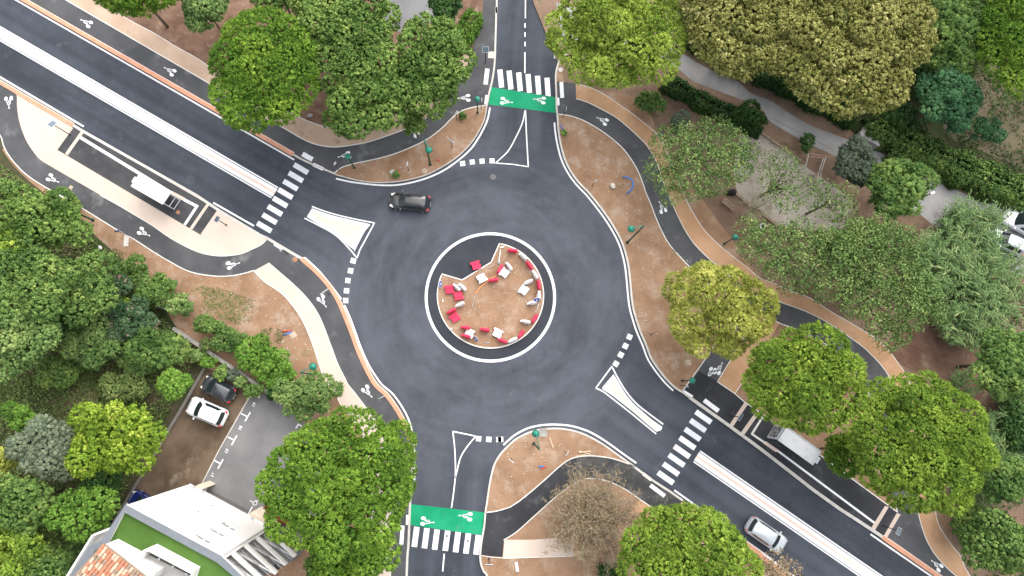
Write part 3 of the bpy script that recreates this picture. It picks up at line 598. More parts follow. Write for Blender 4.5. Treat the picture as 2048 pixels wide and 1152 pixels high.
sb = path(T(2, 2, [(25, 937), (180, 938), (420, 922), (560, 905), (700, 830), (830, 700), (920, 762), (830, 850), (700, 960), (560, 1025), (440, 1034), (200, 1042), (15, 1048)]), 'beige_ne', Z2, 'sand_path')
edging(T(2, 2, [(15, 1048), (200, 1042), (440, 1035)]), sb, n=0, w=0.06); edging(T(1, 2, [(1362, 1030), (1420, 1040), (1500, 1046)]), sq, n=0, w=0.06)
struct(sheet('sand_patch', T(2, 2, [(27, 938), (180, 938), (400, 925), (440, 980), (435, 1033), (200, 1040), (17, 1046)]), Z2 + 0.003, MT['beige']))
# extra painted blocks on the pavements beside the crossings
for c, L_, w_, a, z, par in ((zs([(777, 77)])[0], 23, 9.5, 29, MZ, nwp), (zs([(900, 193)])[0], 22, 7, 25, MZ, nwp), (T(1, 0, [(1397, 452)])[0], 32, 8.5, 97, MZ, nwp), (T(1, 0, [(1396, 588)])[0], 18, 6, 97, MZ, nwp),
                             (T(2, 0, [(365, 531)])[0], 32, 7.5, 87, Z2 + 0.02, ep), (T(2, 0, [(343, 600)])[0], 15, 5.5, 87, MZ, ep), (T(2, 2, [(870, 566)])[0], 21, 6, 37, MZ, sq), (T(2, 2, [(931, 648)])[0], 36, 8, 37, MZ + 0.004, sq),
                             (ze([(1130, 465)])[0], 21, 7, 33, zt, plat2), (ze([(1375, 582)])[0], 36, 9, 37, zt, plat2), (T(1, 2, [(898, 910)])[0], 38, 8, 94, MZ, swp), (T(1, 2, [(930, 820)])[0], 20, 5.5, 92, MZ, swp),
                             (T(1, 1, [(170, 335)])[0], 21, 6, 32, MZ, swp)):
    quad(*uv(c, L_, w_, a), z=z, par=par, name='crossing_block')
# bicycle symbols
def bike(c, h, z, par, worn=False):
    C = G(c[0], c[1], z); H = G(h[0], h[1], z); v = (H - C)[:2]; v /= np.linalg.norm(v); u = np.array([v[1], -v[0]])
    def P(a, b): return (C[0] + u[0] * a + v[0] * b, C[1] + u[1] * a + v[1] * b, z)
    m = MB(); U = (u[0], u[1], 0); W = (v[0], v[1], 0)
    for s in (-1, 1): m.disc(P(s * 0.25, 0), 0.165, 0.235, U, W, 18)
    def seg(p, q, w):
        V, F = [], []; ribbon_vf([P(*p), P(*q)], w, z, z, V, F); b = len(m.V); m.V += V; m.F += [[b + i for i in f] for f in F]
    seg((-0.10, 0.10), (-0.12, 0.52), 0.07); seg((0.22, 0.25), (0.12, 0.68), 0.07); seg((-0.14, 0.46), (0.10, 0.72), 0.13); seg((-0.02, 0.2), (0.06, 0.45), 0.07); seg((0.06, 0.40), (-0.12, 0.50), 0.07); seg((0.08, 0.66), (0.03, 0.98), 0.07)
    m.disc(P(0.03, 1.0), 0.07, 0.09, U, W, 12)
    return m.build('bicycle_symbol', MT['paint'], par)
for c, h, z, par in (((179, 48.7), (163, 40.6), MZ, nwp), ((346, 145.5), (331, 137), MZ, nwp), ((17.4, 197), (19, 215), MZ, swp), ((99, 354.5), (116, 363), MZ, swp), ((281, 461.5), (298, 470), MZ, swp), ((457.5, 531), (475.6, 526), MZ, swp),
                     ((641.5, 595.6), (652, 612), MZ, swp), ((730.5, 777), (742, 791), MZ, swp), ((846, 1042), (865.6, 1044), 0.008, road), ((940, 1033.5), (921.5, 1032), 0.008, road), ((1087, 201), (1070, 199), 0.008, road), ((1005, 201.4), (1023.7, 204), 0.008, road),
                     ((1211.6, 244), (1195, 236), MZ, ep), ((1326.7, 422), (1319, 406), MZ, ep), ((1433.7, 743), (1442, 729), Z2 + 0.006, lk), ((1484, 673), (1493, 658), Z2 + 0.006, lk), ((1476, 652), (1468, 668), Z2 + 0.006, lk), ((1880, 1136), (1865, 1123.5), MZ, ep),
                     ((697, 310), (678, 314.5), MZ, nwp), ((936.5, 195.6), (918, 197), MZ, nwp), ((834, 269), (822, 260), MZ, nwp), ((1426, 741), (1414, 757), Z2 + 0.006, lk) ):
    bike(c, h, z, par)

# ------------------------------------------------------------------ yards, lane, car park
def zone(pts, mat, z, name, sm=True): return struct(sheet(name, cat(pts, 3, True) if sm else pts, z, MT[mat]))
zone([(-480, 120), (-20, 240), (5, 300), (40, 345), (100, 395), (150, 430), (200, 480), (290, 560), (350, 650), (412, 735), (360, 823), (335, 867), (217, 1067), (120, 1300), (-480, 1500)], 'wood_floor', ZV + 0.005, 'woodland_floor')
zone([(2000, 1420), (1935, 1180), (1905, 1080), (1900, 990), (1890, 900), (1800, 760), (1700, 690), (1560, 600), (1480, 500), (1420, 420), (1330, 290), (1280, 200), (1180, 175), (1122, 140), (1130, -300), (2550, -300), (2550, 1450)], 'soil_dim', ZV + 0.003, 'garden_soil')
zone([(1830, 650), (1900, 640), (1980, 690), (1960, 800), (1880, 760), (1800, 730), (1770, 690)], 'soil_red', ZV + 0.009, 'bare_soil')
zone([(1480, 270), (1502, 262), (1560, 290), (1600, 325), (1650, 360), (1705, 405), (1690, 455), (1640, 462), (1560, 450), (1520, 420), (1480, 395), (1468, 340)], 'gravel', ZV + 0.009, 'gravel_court')
zone([(1870, 130), (2000, 120), (2200, 200), (2200, 400), (2030, 330), (1960, 300), (1890, 260)], 'lawn', ZV + 0.009, 'lawn')
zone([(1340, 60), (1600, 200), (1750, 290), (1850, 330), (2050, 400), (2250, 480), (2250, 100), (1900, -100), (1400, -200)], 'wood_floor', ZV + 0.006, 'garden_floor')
lane_up = [(1112, 5), (1230, 40), (1362, 105), (1406, 132), (1474, 162.5)] + T(3, 0, [(0, 545), (130, 600), (250, 680), (380, 750), (540, 810), (700, 870), (830, 930), (1000, 1010), (1150, 1070), (1280, 1150)]) + [(2048, 420), (2300, 520)]
lane_dn = [(1124, 88), (1230, 95), (1345, 132), (1386, 162.5), (1440, 183), (1520, 215)] + T(3, 0, [(110, 710), (220, 780), (370, 860), (500, 920), (700, 1030)]) + T(3, 1, [(850, 60), (960, 110), (1060, 190), (1150, 270), (1300, 400), (1600, 500)]) + [(2300, 640)]
lane = struct(sheet('lane', cat(lane_up, 3) + cat(lane_dn, 3)[::-1], Z1 + 0.008, MT['lane']))
ls = T(3, 0, [(110, 690), (280, 775), (500, 890)]); strip('gutter_line', ls, 0.05, Z1 + 0.012, MT['iron'], lane)
struct(sheet('car_park', T(1, 0, [(700, -400), (760, 0), (740, 120), (900, 200), (1080, 130), (1130, 0), (1150, -400)]), Z1 + 0.004, MT['parking']))
nbay = bpy.data.objects['car_park']
strip('bay_line', T(1, 0, [(730, 85), (778, 18)]), 0.12, Z1 + 0.009, MT['paint'], nbay); strip('bay_line', T(1, 0, [(768, 8), (790, 22)]), 0.12, Z1 + 0.010, MT['paint'], nbay)
zc = lambda p: ZZ(360, 720, 6.4, p)
cpk = struct(sheet('car_park', zc([(930, 400), (1080, 420), (1240, 540), (1330, 570), (1700, 900)]) + [(640, 900), (640, 1060), (592, 1118), (470, 1180), (300, 1180), (404, 967)], Z1 + 0.004, MT['parking']))
bays = struct(sheet('parking_bays', [(412, 735), (505, 782.5), (404, 967), (300, 1155), (190, 1120), (217, 1067), (335, 867), (361.6, 823)], Z1 + 0.006, MT['bays']))
zk = Z1 + 0.009
strip('bay_edge', zc([(930, 400), (500, 1152)]) + [(404, 967)], 0.10, zk + 0.003, MT['kerb'], cpk)
for a, b in (((1025, 452), (1005, 490)), ((900, 668), (832, 785)), ((728, 966), (660, 1088))): strip('bay_line', zc([a, b]), 0.12, zk, MT['paint'], cpk)
for a, b in (((782, 685), (866, 727)), ((612, 985), (695, 1027))): strip('bay_line', zc([a, b]), 0.11, zk + 0.001, MT['paint'], cpk)
strip('bay_line', T(0, 2, [(1318, 462), (1287, 518)]), 0.12, zk, MT['paint'], cpk); strip('bay_line', T(0, 2, [(1265, 468), (1302, 488)]), 0.11, zk + 0.001, MT['paint'], cpk)
strip('bay_line', T(0, 2, [(1236, 606), (1200, 668)]), 0.12, zk, MT['paint'], cpk)
zy = lambda p: ZZ(360, 930, 5.19, p)
strip('bay_line', zy([(752, 432), (700, 525)]), 0.12, zk, MT['paint'], cpk); strip('bay_line', zy([(898, 165), (884, 195)]), 0.12, zk, MT['paint'], cpk)
strip('bay_line', zc([(1518, 818), (1482, 875)]), 0.12, zk, MT['paint'], cpk); strip('bay_line', zc([(1512, 820), (1560, 848)]), 0.11, zk + 0.001, MT['paint'], cpk)
strip('drain_channel', zy([(285, 258), (712, 485)]), 0.22, zk, MT['iron'], cpk)
def text_mesh(txt, name, pos, ang, size, mat, par):
    cu = bpy.data.curves.new(name, 'FONT'); cu.body = txt; cu.size = size; cu.align_x = 'CENTER'; cu.align_y = 'CENTER'; cu.offset = size * 0.035; cu.space_character = 1.15
    o = bpy.data.objects.new(name, cu); COL.objects.link(o)
    bpy.context.view_layer.update()
    me = bpy.data.meshes.new_from_object(o.evaluated_get(bpy.context.evaluated_depsgraph_get()))
    bpy.data.objects.remove(o); me.materials.clear(); me.materials.append(mat)
    r = link(bpy.data.objects.new(name, me), par); r.location = tuple(map(float, pos)); r.rotation_euler = (0, 0, ang); return r
_ld = G(505, 782.5) - G(404, 967); LANG = math.atan2(_ld[1], _ld[0])
for t, p in (('19', T(0, 2, [(1500, 140)])[0]), ('18', T(0, 2, [(1420, 278)])[0]), ('17', T(0, 2, [(1340, 415)])[0]), ('16', T(0, 2, [(1258, 555)])[0]), ('22', zy([(819, 318)])[0])):
    text_mesh(t, 'bay_number', G(p[0], p[1], zk + 0.002), LANG, 0.38, MT['paint'], cpk)
def wheelchair(p, ang):
    c = G(p[0], p[1], zk + 0.002); m = MB(); z = 0.0
    def rib(W, w):
        V, F = [], []; ribbon_vf(W, w, z, z, V, F); b = len(m.V); m.V += V; m.F += [[b + i for i in f] for f in F]
    rib([(-0.05 + 0.19 * math.cos(a), -0.1 + 0.19 * math.sin(a)) for a in np.linspace(math.radians(100), math.radians(370), 18)], 0.06)
    rib([(-0.05, 0.28), (-0.03, 0.0), (0.14, -0.02), (0.24, -0.26), (0.32, -0.24)], 0.06); m.disc((-0.05, 0.36, 0), 0.06, 0.06)
    o = m.build('wheelchair_symbol', MT['paint'], cpk); o.location = tuple(map(float, c)); o.rotation_euler = (0, 0, ang)
for p in ((770, 385), (848, 247), (950, 48)): wheelchair(zy([p])[0], LANG)

# ------------------------------------------------------------------ building
HB = 14.0
zB = lambda p: ZZ(120, 940, 5.434, p)
bA = G(249.7, 1016.4, HB); bB = G(438, 1118, HB); bD = G(210, 1083.5, HB)
d1 = (bB - bA)[:2]; len1 = np.linalg.norm(d1); d1 = d1 / len1
_c = G(475.6, 1152, HB); d2 = (_c - bB)[:2]; d2 = d2 / np.linalg.norm(d2)
n2 = np.array([d2[1], -d2[0]]);  n2 = n2 if n2.dot(d1) < 0 else -n2          # pointing into the building
n1 = np.array([d1[1], -d1[0]]); n1 = n1 if n1.dot((bD - bA)[:2]) > 0 else -n1
dl = (bD - bA)[:2]; dl = dl / np.linalg.norm(dl)
A2, B2 = bA[:2], bB[:2]
dep = 1.8; k = dep / abs(n2.dot(d1)); Bi = B2 - d1 * k
LB = 3.6; Be = B2 + d2 * LB; Bie = Bi + d2 * LB
E2 = G(184.4, 1096, HB)[:2]; E3 = G(147.6, 1152, HB)[:2]; fl = (E3 - E2) / np.linalg.norm(E3 - E2)
D2 = bD[:2]
far_l = E2 + fl * 9.0; far_r = Be + n1 * 8.0
base = np.array([*(A2 + (B2 - A2) * 0.5), 0.0])
bld = thing('apartment_building', 'white apartment block with green flat roof and tiled upper roof beside the car park', 'building', base)
def rel(P): return [(p[0] - base[0], p[1] - base[1]) for p in P]
body = [A2, Bi, Bie, Bie + n2 * 0.01, far_r + n2 * dep, far_l, E2, D2]
m = MB().prism(rel(body), 2.8, HB - 0.35); wall = m.build('wall', MT['white_wall'], bld)
g0 = [A2 + d1 * 1.2 + dl * 1.6, Bi - d1 * 0.6 + n1 * 1.6, Bie + n2 * 0.8, far_r + n2 * 2.5, far_l - fl * 0.5 + d1 * 1.5, E2 + d1 * 1.5]
MB().prism(rel(g0), 0.0, 2.8).build('ground_floor', MT['cream_wall'], bld)
# end wall of the loggias and roof over them
MB().prism(rel([Bi - d1 * 0.01, B2, B2 + d2 * 0.22, Bi + d2 * 0.22 - d1 * 0.01]), 2.8, HB - 0.35).build('end_wall', MT['white_wall'], bld)
MB().prism(rel([Bi, B2, Be, Bie]), HB - 0.9, HB - 0.352).build('loggia_roof', MT['white_wall'], bld)
outl = [A2, B2, Be, far_r, far_l, E2, D2]
V, F = [], []; ribbon_vf(rel(outl), 0.46, HB - 0.36, HB, V, F, True); par_ = mesh_obj('parapet', V, F, MT['white_wall'], bld)
V, F = [], []; ribbon_vf(rel(outl), 0.54, HB, HB + 0.03, V, F, True); mesh_obj('coping', V, F, MT['coping'], par_)
MB().prism(rel([A2, B2, Be, far_r, far_l, E2, D2]), HB - 0.34, HB - 0.30).build('green_roof', MT['turf'], bld)
# facade windows: intersect the photograph's rays with the facade plane
def on_facade(px, py):
    r = ROT @ np.array([px - 1024.0, -(py - 576.0), -FPX]); nn = np.array([d1[1], -d1[0]])
    t = nn.dot(A2) / nn.dot(r[:2]); p = r * t; return (p[:2] - A2).dot(d1), HC + p[2]
def facade_pt(s, z, out=0.0): q = A2 + d1 * s - n1 * out; return np.array([q[0] - base[0], q[1] - base[1], z])
wv = np.array([d1[0], d1[1], 0]); nv = np.array([-n1[0], -n1[1], 0]); FT = 0.24
wins = [(*on_facade(*p), 0.62, 0.62, 1) for p in ((426, 1019), (400, 1030), (374, 1042), (343.6, 1055))] + [(*on_facade(*p), 1.2, 1.0, 2) for p in ((456.5, 1057), (433.5, 1068.5), (405.5, 1082))]
cs_ = sorted(set([-0.02, len1 + 0.02] + [s_ + e * w_ / 2 for s_, z_, w_, h_, k_ in wins for e in (-1, 1)])); cz_ = sorted(set([2.8, HB - 0.01] + [z_ + e * h_ / 2 for s_, z_, w_, h_, k_ in wins for e in (-1, 1)]))
V, F = [], []
def face(*pts): b_ = len(V); V.extend(pts); F.append([b_ + q for q in range(len(pts))])
for i in range(len(cs_) - 1):
    for j in range(len(cz_) - 1):
        sm, zm_ = (cs_[i] + cs_[i + 1]) / 2, (cz_[j] + cz_[j + 1]) / 2
        if any(abs(sm - s_) < w_ / 2 and abs(zm_ - z_) < h_ / 2 for s_, z_, w_, h_, k_ in wins): continue
        face(facade_pt(cs_[i], cz_[j], FT), facade_pt(cs_[i + 1], cz_[j], FT), facade_pt(cs_[i + 1], cz_[j + 1], FT), facade_pt(cs_[i], cz_[j + 1], FT))
for s_, z_, w_, h_, k_ in wins:
    a0_, a1_, b0_, b1_ = s_ - w_ / 2, s_ + w_ / 2, z_ - h_ / 2, z_ + h_ / 2
    for (p, q) in (((a0_, b0_), (a1_, b0_)), ((a1_, b0_), (a1_, b1_)), ((a1_, b1_), (a0_, b1_)), ((a0_, b1_), (a0_, b0_))): face(facade_pt(*p, FT), facade_pt(*p, -0.0), facade_pt(*q, -0.0), facade_pt(*q, FT))
for p, q in (((-0.02, 2.8), (-0.02, HB - 0.01)), ((len1 + 0.02, 2.8), (len1 + 0.02, HB - 0.01)), ((-0.02, 2.8), (len1 + 0.02, 2.8))): face(facade_pt(*p, FT), facade_pt(*q, FT), facade_pt(*q, 0.0), facade_pt(*p, 0.0))
mesh_obj('facade', V, F, MT['white_wall'], bld)
for s_, z_, w_, h_, k_ in wins:
    o_ = facade_pt(s_, z_); f = MB().obox(o_ + nv * 0.02, wv * w_ / 2, nv * 0.015, np.array([0, 0, h_ / 2])).build('window', MT['frame'], bld)
    for q in range(k_):
        x = (q - (k_ - 1) / 2) * (w_ / k_); MB().obox(o_ + nv * 0.038 + wv * x, wv * (w_ / k_ / 2 - 0.06), nv * 0.003, np.array([0, 0, h_ / 2 - 0.07])).build('pane' if z_ < 6 and k_ == 2 else 'shutter', MT['glass' if z_ < 6 and k_ == 2 else 'shutter'], f)
    MB().obox(o_ + nv * (FT + 0.03) - np.array([0, 0, h_ / 2 + 0.03]), wv * (w_ / 2 + 0.05), nv * 0.03, np.array([0, 0, 0.025])).build('sill', MT['kerb'], f)
# string course low on the facade with two small wall lamps
MB().obox(facade_pt(len1 / 2, 3.2) + nv * (FT + 0.04), wv * len1 / 2, nv * 0.05, np.array([0, 0, 0.05])).build('string_course', MT['white_wall'], bld)
for s_ in (0.6, 1.5, len1 - 1.4): MB().obox(facade_pt(s_, 3.6) + nv * (FT + 0.08), wv * 0.14, nv * 0.09, np.array([0, 0, 0.08])).build('wall_lamp', MT['steel'], bld)
# loggias: slab, parapet, rail and glazed back wall on each floor
for fz in (2.8, 5.6, 8.4, 11.2):
    MB().prism(rel([Bi, B2 + d2 * 0.22, Be, Bie]), fz - 0.18, fz).build('balcony_floor', MT['balcony_floor'], bld)
    V, F = [], []; ribbon_vf(rel([B2 + d2 * 0.22 + n2 * 0.07, Be + n2 * 0.07]), 0.14, fz - 0.2, fz + 0.6, V, F); ribbon_vf(rel([Be - d2 * 0.07 + n2 * 0.15, Bie - d2 * 0.07]), 0.10, fz, fz + 0.5, V, F); pp = mesh_obj('balcony_parapet', V, F, MT['white_wall'], bld)
    mm = MB(); q0, q1 = rel([B2 + d2 * 0.3 + n2 * 0.30, Be + n2 * 0.30]); mm.tube([(q0[0], q0[1], fz + 1.0), (q1[0], q1[1], fz + 1.0)], 0.035, 6)
    for t in (0.15, 0.5, 0.85): x = q0[0] + (q1[0] - q0[0]) * t; y = q0[1] + (q1[1] - q0[1]) * t; mm.tube([(x, y, fz), (x, y, fz + 1.0)], 0.025, 5)
    mm.build('handrail', MT['rail'], pp)
    q0 = Bi + d2 * 1.0 - n2 * 0.02; q1 = Bi + d2 * 2.9 - n2 * 0.02; V, F = [], []; ribbon_vf(rel([q0, q1]), 0.05, fz + 0.05, fz + 2.2, V, F); mesh_obj('balcony_door', V, F, MT['glass'], bld)
rnd = random.Random(4)
def balcony_item(t, u, fz, label, kind):
    p = B2 + d2 * t + n2 * u
    th = thing('garden_chair' if kind == 'chair' else 'plant_pot', label, kind, (p[0], p[1], fz), rnd.random() * 6)
    if kind == 'chair':
        MB().box((0, 0, 0.42), (0.5, 0.5, 0.05)).build('seat', MT['black'], th); MB().box((-0.25, 0, 0.68), (0.05, 0.5, 0.5)).build('backrest', MT['black'], th)
        for x in (-0.22, 0.22):
            for y in (-0.22, 0.22): MB().box((x, y, 0.2), (0.04, 0.04, 0.4)).build('leg', MT['black'], th)
    else:
        MB().lathe([(0.12, 0), (0.17, 0.3), (0.15, 0.3), (0.14, 0.26)], n=12).build('pot', MT['terra'], th); MB().lathe([(0.05, 0.28), (0.22, 0.45), (0.2, 0.6), (0.03, 0.72)], n=9).build('plant', MT['turf'], th)
balcony_item(1.0, 1.0, 2.8, 'black chair on the lowest balcony of the white building', 'chair'); balcony_item(0.9, 1.0, 5.6, 'black chair near the end wall on the second balcony up', 'chair')
balcony_item(3.1, 0.9, 5.6, 'black chair at the far corner of the second balcony up', 'chair'); balcony_item(0.9, 1.1, 11.2, 'black chair on the topmost balcony of the white building', 'chair'); balcony_item(2.1, 1.0, 5.6, 'round potted plant on the second balcony up', 'plant pot')
# low cream blocks at the foot of the facade
for pts, z in ((zy([(150, 225), (195, 200), (262, 238), (215, 264)]), 2.6), (zy([(690, 530), (755, 480), (975, 605), (915, 655)]), 2.6)):
    MB().prism(rel([g[:2] for g in GP(pts, z)]), 0.0, z).build('porch', MT['cream_wall'], bld)
# left-hand balcony, one floor down
lb = zB([(558, 630), (380, 700), (350, 715), (60, 1180)]); L_ = [g[:2] for g in GP(lb, 11.9)]
MB().prism(rel([L_[0], L_[1], L_[2], L_[3], L_[3] + d1 * 2.2, E2 + fl * 2, E2, D2, L_[0] + d1 * 0.5]), 10.4, 10.9).build('balcony_floor', MT['white_wall'], bld)
V, F = [], []; ribbon_vf(rel([L_[0], L_[1], L_[2], L_[3]]), 0.16, 10.4, 11.9, V, F); pp = mesh_obj('balcony_parapet', V, F, MT['white_wall'], bld)
mm = MB(); R_ = rel([L_[2] + d1 * 0.28, L_[3] + d1 * 0.28]); mm.tube([(*R_[0], 12.1), (*R_[1], 12.1)], 0.03, 6); mm.build('handrail', MT['rail'], pp)
# upper storey: white walls, terrace parapet and tiled roof
tw = [g[:2] for g in GP(zB([(490, 815), (835, 985), (900, 890), (968, 845), (1460, 1112), (1400, 1220), (900, 1300), (420, 1300)]), 14.9)]
MB().prism(rel([g[:2] for g in GP(zB([(480, 812), (835, 1000), (1040, 1112), (1000, 1190), (820, 1400), (330, 1400), (330, 1100)]), 15.6)]), HB - 0.3, 15.6).build('upper_wall', MT['white_wall'], bld)
tp = [g[:2] for g in GP(zB([(835, 1030), (915, 885), (965, 862), (1440, 1115), (1400, 1200)]), 14.9)]
V, F = [], []; ribbon_vf(rel(tp), 0.26, HB - 0.3, 14.9, V, F); tpar = mesh_obj('terrace_parapet', V, F, MT['white_wall'], bld)
MB().prism(rel([g[:2] for g in GP(zB([(860, 1030), (925, 905), (1420, 1150), (1380, 1220), (1000, 1260)]), 14.1)]), HB - 0.3, 14.1).build('terrace_floor', MT['balcony_floor'], bld)
for q in zB([(925, 885), (1075, 968), (1225, 1050), (1370, 1132)]): g = G(*q, 14.95); MB().box((g[0] - base[0], g[1] - base[1], 14.93), (0.12, 0.12, 0.06)).build('bracket', MT['steel'], tpar)
zr = 16.2
r0, r1, r2 = (G(*q, zr)[:2] for q in zB([(462, 800), (930, 1170), (235, 1170)]))
ue = (r1 - r0) / np.linalg.norm(r1 - r0); ve = np.array([ue[1], -ue[0]]); ve = ve if ve.dot(r2 - r0) > 0 else -ve
rel0 = r0 - base[:2]
roof = MB().prism(rel([r0, r0 + ue * 5.2, r0 + ue * 5.2 + ve * 5.0, r0 + ve * 3.2 + ue * -0.2]), zr - 0.25, zr - 0.06).build('tiled_roof', MT['tile3'], bld)
tile_me = []
for mt in ('tile', 'tile2', 'tile3'):
    mb = MB(); n = 5; P = [(0.13 * math.cos(a), 0.13 * math.sin(a) * 0.8) for a in np.linspace(math.pi, 0, n)]
    for (x, z) in P: mb.V.append((x, -0.22, z)); mb.V.append((x * 0.85, 0.22, z * 0.85 + 0.03))
    for q in range(n - 1): mb.F.append([2 * q, 2 * q + 1, 2 * q + 3, 2 * q + 2])
    mb.F.append([2 * q for q in range(n)][::1])
    me = bpy.data.meshes.new('roof_tile'); me.from_pydata(mb.V, [], mb.F); me.materials.append(MT[mt]); me.update(); tile_me.append(me)
ta = math.atan2(-ve[1], -ve[0]) - math.pi / 2; rt = random.Random(3); cnt = 0
for i in range(19):
    for j in range(12):
        u = 0.13 + i * 0.26; v = 0.2 + j * 0.36
        if v > 3.4 + u * 0.3: continue
        p = rel0 + ue * u + ve * v; o = link(bpy.data.objects.new('roof_tile', tile_me[rt.choices((0, 1, 2), (5, 4, 2))[0]]), roof)
        o.location = (p[0] + rt.uniform(-.015, .015), p[1] + rt.uniform(-.015, .015), zr - 0.05 - 0.0 * v + rt.uniform(0, .02)); o.rotation_euler = (0.0, rt.uniform(-.05, .05), ta + rt.uniform(-.06, .06)); cnt += 1

# ------------------------------------------------------------------ garden and car park walls
def wall(pts, w, h, mat, label, name='garden_wall', n=0):
    if n: pts = cat(pts, n)
    P = GP(pts, ZV); b = P[0]; o = thing(name, label, 'wall', b)
    V, F = [], []; ribbon_vf([(p[0] - b[0], p[1] - b[1]) for p in P], w, -0.05, h, V, F); mesh_obj('wall_body', V, F, MT[mat], o)
    V, F = [], []; ribbon_vf([(p[0] - b[0], p[1] - b[1]) for p in P], w + 0.06, h, h + 0.05, V, F); mesh_obj('coping', V, F, MT[mat], o); return o
wall([(352, 657.6), (446, 720)] + zc([(1100, 372), (1320, 552)]), 0.26, 0.7, 'wall_grey', 'long pale garden wall between the shrubs above the car park')
wall([(318, 612), (352, 622)], 0.25, 0.6, 'wall_grey', 'short piece of pale wall among the bushes left of the soil patch')
wall([(412, 735), (361.6, 823), (335, 867), (217, 1067), (190, 1115)], 0.22, 0.25, 'wall_dark', 'low grey kerb wall along the left end of the parking bays', 'low_wall')
wall([(588, 1112), (602, 1086)] , 0.25, 0.8, 'wall_grey', 'grey wall end at the lower right corner of the white building')
wall(T(3, 0, [(620, 800), (735, 868)]), 0.9, 1.2, 'lane', 'pale concrete wall block at the hedge beside the lane', 'gate_wall')

# ------------------------------------------------------------------ street lamps and signs
def short_lamp(base_px, head_px, h, label):
    b = G(*base_px, ZV); o = thing('street_lamp', label, 'street lamp', b, 0, 'green street lamps')
    MB().lathe([(0.13, 0), (0.13, 0.05), (0.075, 0.08), (0.065, 1.0), (0.05, h - 0.35)], n=10).build('pole', MT['polegreen'], o, True)
    MB().lathe([(0.05, h - 0.4), (0.24, h - 0.32), (0.30, h - 0.22), (0.30, h - 0.16), (0.22, h - 0.04), (0.08, h + 0.02)], n=20).build('lamp_head', MT['lampgreen'], o, True)
    return o
def tall_lamp(base_px, top_px, head_px, label, h=7.2):
    b = G(*base_px, ZV); tp_ = G(*head_px, h - 0.25); a = tp_ - b; o = thing('street_lamp', label, 'street lamp', b, 0, 'green street lamps')
    MB().lathe([(0.16, 0), (0.16, 0.06), (0.095, 0.1), (0.08, 2.5), (0.055, h)], n=10).build('pole', MT['polegreen'], o, True)
    dx, dy = a[0], a[1]
    MB().tube([(0, 0, h - 0.1), (dx * 0.3, dy * 0.3, h + 0.02), (dx * 0.85, dy * 0.85, h), (dx, dy, h - 0.1)], [0.05, 0.04, 0.035, 0.03], 7).build('arm', MT['lampgreen'], o, True)
    MB().tube([(0, 0, h - 0.9), (dx * 0.45, dy * 0.45, h - 0.02)], 0.02, 5).build('brace', MT['lampgreen'], o)
    hd = MB().lathe([(0.02, h - 0.42), (0.24, h - 0.40), (0.31, h - 0.33), (0.31, h - 0.28), (0.2, h - 0.15), (0.06, h - 0.08)], (dx, dy, 0), 20).build('lamp_head', MT['lampgreen'], o, True)
    MB().lathe([(0.315, h - 0.345), (0.335, h - 0.32), (0.315, h - 0.295)], (dx, dy, 0), 20).build('rim', MT['polegreen'], hd); return o
short_lamp((709, 336), None, 3.7, 'short green lamp at the left tip of the bed above the roundabout'); short_lamp((955, 226), None, 3.6, 'short green lamp beside the left end of the upper green crossing')
short_lamp((1364, 761.5), None, 3.6, 'short green lamp where the right soil verge meets the crossing'); short_lamp((1448.5, 487.6), None, 3.3, 'short green lamp in the shade under the trees right of the cycle path')
tall_lamp((860.5, 329), None, (857.5, 300), 'tall green lamp with arm in the bed above the roundabout'); tall_lamp((186, 440), None, (129, 383.5), 'tall green lamp leaning over the cycle path by the left woods', 6.4)
tall_lamp((1254.6, 485), None, (1262.3, 458), 'tall green lamp with arm on the right soil verge'); tall_lamp((639, 749), None, (626, 733), 'tall green lamp beside the bright shrub above the car park')
tall_lamp((1067.7, 887), None, (1071.3, 867), 'tall green lamp in the lower bed close to the roundabout', 6.6)
b = G(1835, 399, ZV); o = thing('street_lamp', 'slim dark lane lamp with small white head', 'street lamp', b)
MB().lathe([(0.08, 0), (0.06, 0.1), (0.04, 2.3)], n=8).build('pole', MT['darksteel'], o); MB().box((0.05, 0.03, 2.34), (0.45, 0.2, 0.08), 0.4).build('lamp_head', MT['white_plastic'], o); MB().tube([(0, 0, 2.2), (0.25, 0.12, 2.33)], 0.02, 5).build('arm', MT['darksteel'], o)

def panel_post(base_px, h, ang, size, label, tilt=0.9):
    b = G(*base_px, ZV); o = thing('panel_post', label, 'post', b, 0, 'posts with square panels')
    MB().lathe([(0.10, 0), (0.10, 0.04), (0.045, 0.05), (0.04, h)], n=8).build('post', MT['darksteel'], o)
    a = math.radians(ang); ux = np.array([math.cos(a), math.sin(a), 0]); uy = np.array([-math.sin(a) * math.cos(tilt), math.cos(a) * math.cos(tilt), math.sin(tilt)]); un = np.cross(ux, uy)
    f = MB().obox((0, 0, h), ux * size[0] / 2, uy * size[1] / 2, un * 0.02).build('panel_frame', MT['steel'], o)
    MB().obox(un * 0.022 + np.array([0, 0, h]), ux * (size[0] / 2 - 0.06), uy * (size[1] / 2 - 0.05), un * 0.004).build('panel', MT['solar'], f); return o
panel_post((971, 124.6), 2.7, 0, (0.68, 0.6), 'post with bluish panel on the pavement above the upper crossing', 0.5)
panel_post((140.5, 270), 2.9, -32, (0.62, 0.75), 'post with grey panel at the upper left end of the west bus platform', -0.35)
panel_post((452.5, 450), 2.4, 60, (0.6, 0.42), 'post with pale panel beside the lower right end of the west bus platform', 1.0)
panel_post((1461, 832), 2.6, 55, (0.72, 0.4), 'post with white panel at the near end of the right bus platform', 0.5)
panel_post((1765, 1051), 2.6, 62, (0.7, 0.62), 'post with grey panel at the far end of the right bus platform', 0.45)
